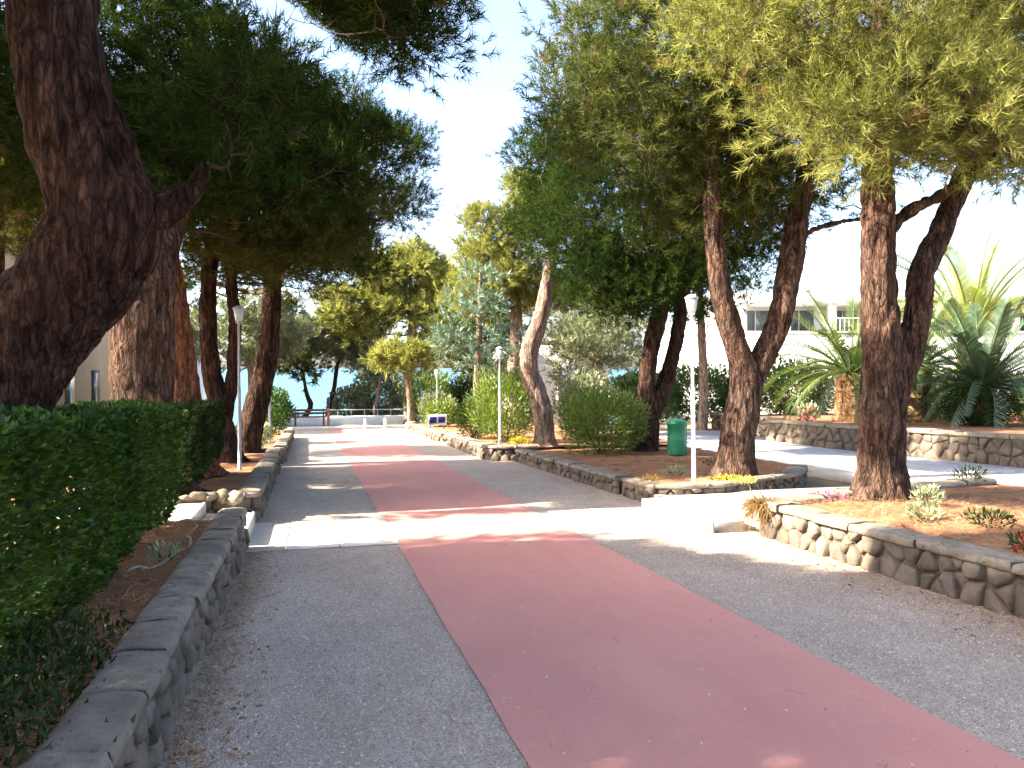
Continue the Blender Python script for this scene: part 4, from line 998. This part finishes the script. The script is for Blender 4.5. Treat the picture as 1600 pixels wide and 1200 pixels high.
MB().box(-8, 0, -9, 7.5, -.5, 7.6, False).build('wall', M['stucco_beige'], bL)
MB().box(-8.4, .45, -9.4, 7.9, 7.6, 7.9, False).build('roof', M['terracotta'], bL)
for y in (-6.5, -2.2, 2.1):
    for z in (1.0, 4.2):
        f_ = MB().box(.003, .06, y, y+1.3, z, z+1.6, False).build('window', M['wood'], bL); MB().box(.062, .075, y+.1, y+1.2, z+.1, z+1.5, False).build('pane', M['glass'], f_)
MB().box(.003, .14, 6.9, 7.4, -.5, 6.5, False).build('downpipe_pilaster', M['terracotta'], bL)
bW = empty('white_cottage', (-8.2, 52, -1.4), 'small white house seen between the left trunks', 'building')
MB().box(-5, 1.6, 0, 6, -1, 4.7, False).build('wall', M['stucco_white'], bW)
MB().box(-5.3, 1.9, -.3, 6.3, 4.7, 5.0, False).build('roof', M['stucco_pale'], bW)
w_ = MB().box(-1.6, -.5, -.05, -.003, 1.4, 2.8, False).build('window', M['wood'], bW); MB().box(-1.5, -.6, -.07, -.052, 1.5, 2.7, False).build('pane', M['glass'], w_)
# overhead wire beyond the near right pine
wp = spline([(9, 20, 5.5), (16, 26, 5.1), (26, 30, 5.9)], 24)
tag(MB().tube(wp, .012, 5).build('overhead_wire', M['wire'], None), 'thin overhead wire between the right pines and the terrace building', 'wire')

# ------------------------------------------------------------------ loose gravel, needle litter, ground cover
def scatter_pebbles(name, n, xr, yr, size, m, avoid=None, zf=None, flat=.6):
    V0, F0 = np.array([(1, 0, -.5), (-1, 0, -.5), (0, 1, -.5), (0, -1, -.5), (.2, .1, 1)], float), np.array([(0, 2, 4), (2, 1, 4), (1, 3, 4), (3, 0, 4)])
    u = rng.uniform(size=n); X = rng.uniform(*xr, n); Y = yr[0]+(yr[1]-yr[0])*u**1.6
    if avoid is not None: k = ~avoid(X, Y); X, Y = X[k], Y[k]
    n = len(X); S = size*rng.uniform(.45, 1.3, n)
    Rm = orient(rng.normal(size=(n, 3))*np.array([.35, .35, .1])+np.array([0, 0, 1]))
    J = 1+rng.uniform(-.35, .35, (n, 5, 1)); L = V0[None]*np.array([1, .8, flat])*J
    Z = (zf(X, Y) if zf else gz(Y))+S*.15
    V = np.einsum('nij,nkj->nki', Rm, L)*S[:, None, None]+np.stack([X, Y, Z], 1)[:, None]
    F = (F0[None]+np.arange(n)[:, None, None]*5).reshape(-1, 3)
    o = mk(name, V.reshape(-1, 3), F, M[m]); return struct(o, 'stuff')
onred = lambda X, Y: ((X > .9-.01*Y) & (X < 3.02-.016*Y)) | ((Y > 8.3) & (Y < 10.1))
scatter_pebbles('loose_gravel', 46000, (-.62, 4.66), (2.4, 13), .0082, 'pebble', onred)
scatter_pebbles('gravel_chips_on_path', 260, (.95, 2.95), (2.6, 12), .008, 'pebble', None, lambda X, Y: gz(Y)+.009)
def litter(name, n, xr, yr, z, m='litter', L=.09, w=.0022, dens=None):
    X = rng.uniform(*xr, n); Y = rng.uniform(*yr, n); a = rng.uniform(0, 2*pi, n)
    if dens is not None: k = rng.uniform(size=n) < dens(X, Y); X, Y, a = X[k], Y[k], a[k]
    n = len(X); l = L*rng.uniform(.5, 1.2, n); d = np.stack([np.cos(a), np.sin(a), rng.normal(size=n)*.15], 1)*l[:, None]/2; s = np.stack([-np.sin(a), np.cos(a), 0*a], 1)*w
    P = np.stack([X, Y, gz(Y)+z+rng.uniform(.004, .03, n)], 1)
    V = np.stack([P-d-s, P-d+s, P+d+s, P+d-s], 1).reshape(-1, 3)
    return struct(mk(name, V, np.arange(4*n).reshape(-1, 4), M[m]), 'stuff')
litter('pine_needle_litter_left', 9000, (-2.2, -.86), (2, 8.5), .345)
litter('pine_needle_litter_right', 14000, (4.95, 8.6), (3.5, 8.0), .325)
litter('pine_needle_litter_middle', 5000, (4.8, 8.2), (11.2, 17), .235)
litter('fallen_needles_on_gravel', 1500, (-.6, 4.6), (2.5, 9), .004, 'litter', .07, .002, lambda X, Y: np.where((X < -.3) | (X > 4.2), 1, .18))
scatter_pebbles('dark_leaf_debris', 260, (-.6, -.25), (3, 8.3), .02, 'litter', None, None, .25)
scatter_pebbles('dark_leaf_debris_right', 220, (4.1, 4.62), (3, 7.5), .018, 'litter', None, None, .25)
# ground cover spilling over the near end of the left wall
n = 7000
X = rng.normal(-1.25, .28, n); Y = rng.uniform(1.6, 4.6, n); k = X < -.72-.12*(Y-2.6)+.12*rng.normal(size=n); X, Y = X[k], Y[k]
P = np.stack([X, Y, gz(Y)+.34+rng.uniform(0, .14, len(X))*np.clip((-.7-X)*3, .3, 1)], 1)
V, F = leaves(P, rng.normal(size=P.shape)*.7+np.array([.15, 0, .8]), .055*rng.uniform(.5, 1.3, len(P)), .3)
struct(mk('ground_cover', V, F, M['shrub_dark']), 'stuff')

tw = MB()
for k in range(130):
    side = random.random()*.9
    if side < .45: x, y, z = random.uniform(5.0, 8.2), random.uniform(4.5, 8.2), .335
    elif side < .7: x, y, z = random.uniform(4.9, 8.0), random.uniform(11.3, 16.5), .245
    elif side < .9: x, y, z = random.uniform(-1.5, -.9), random.uniform(3, 8.3), .355
    else: x, y, z = random.uniform(-.6, 4.5), random.uniform(3, 8), .008
    a = random.uniform(0, 6.3); L = random.uniform(.06, .28); p0 = np.array([x, y, gz(y)+z]); d = np.array([cos(a), sin(a), 0])*L
    tw.tube(np.stack([p0, p0+d*.5+np.array([random.uniform(-.02, .02), random.uniform(-.02, .02), .012]), p0+d]), [.004, .0035, .002], 4, False)
struct(tw.build('fallen_twigs', M['twig']), 'stuff')
litter('needle_drift_left_wall', 3500, (-.62, -.30), (2.6, 8.3), .004, 'litter', .08, .002, lambda X, Y: np.clip((-.28-X)*3.2, 0, 1)**1.5)
litter('needle_drift_right_wall', 3000, (4.0, 4.66), (3.0, 7.6), .004, 'litter', .08, .002, lambda X, Y: np.clip((X-4.0)*1.6, 0, 1)**2)
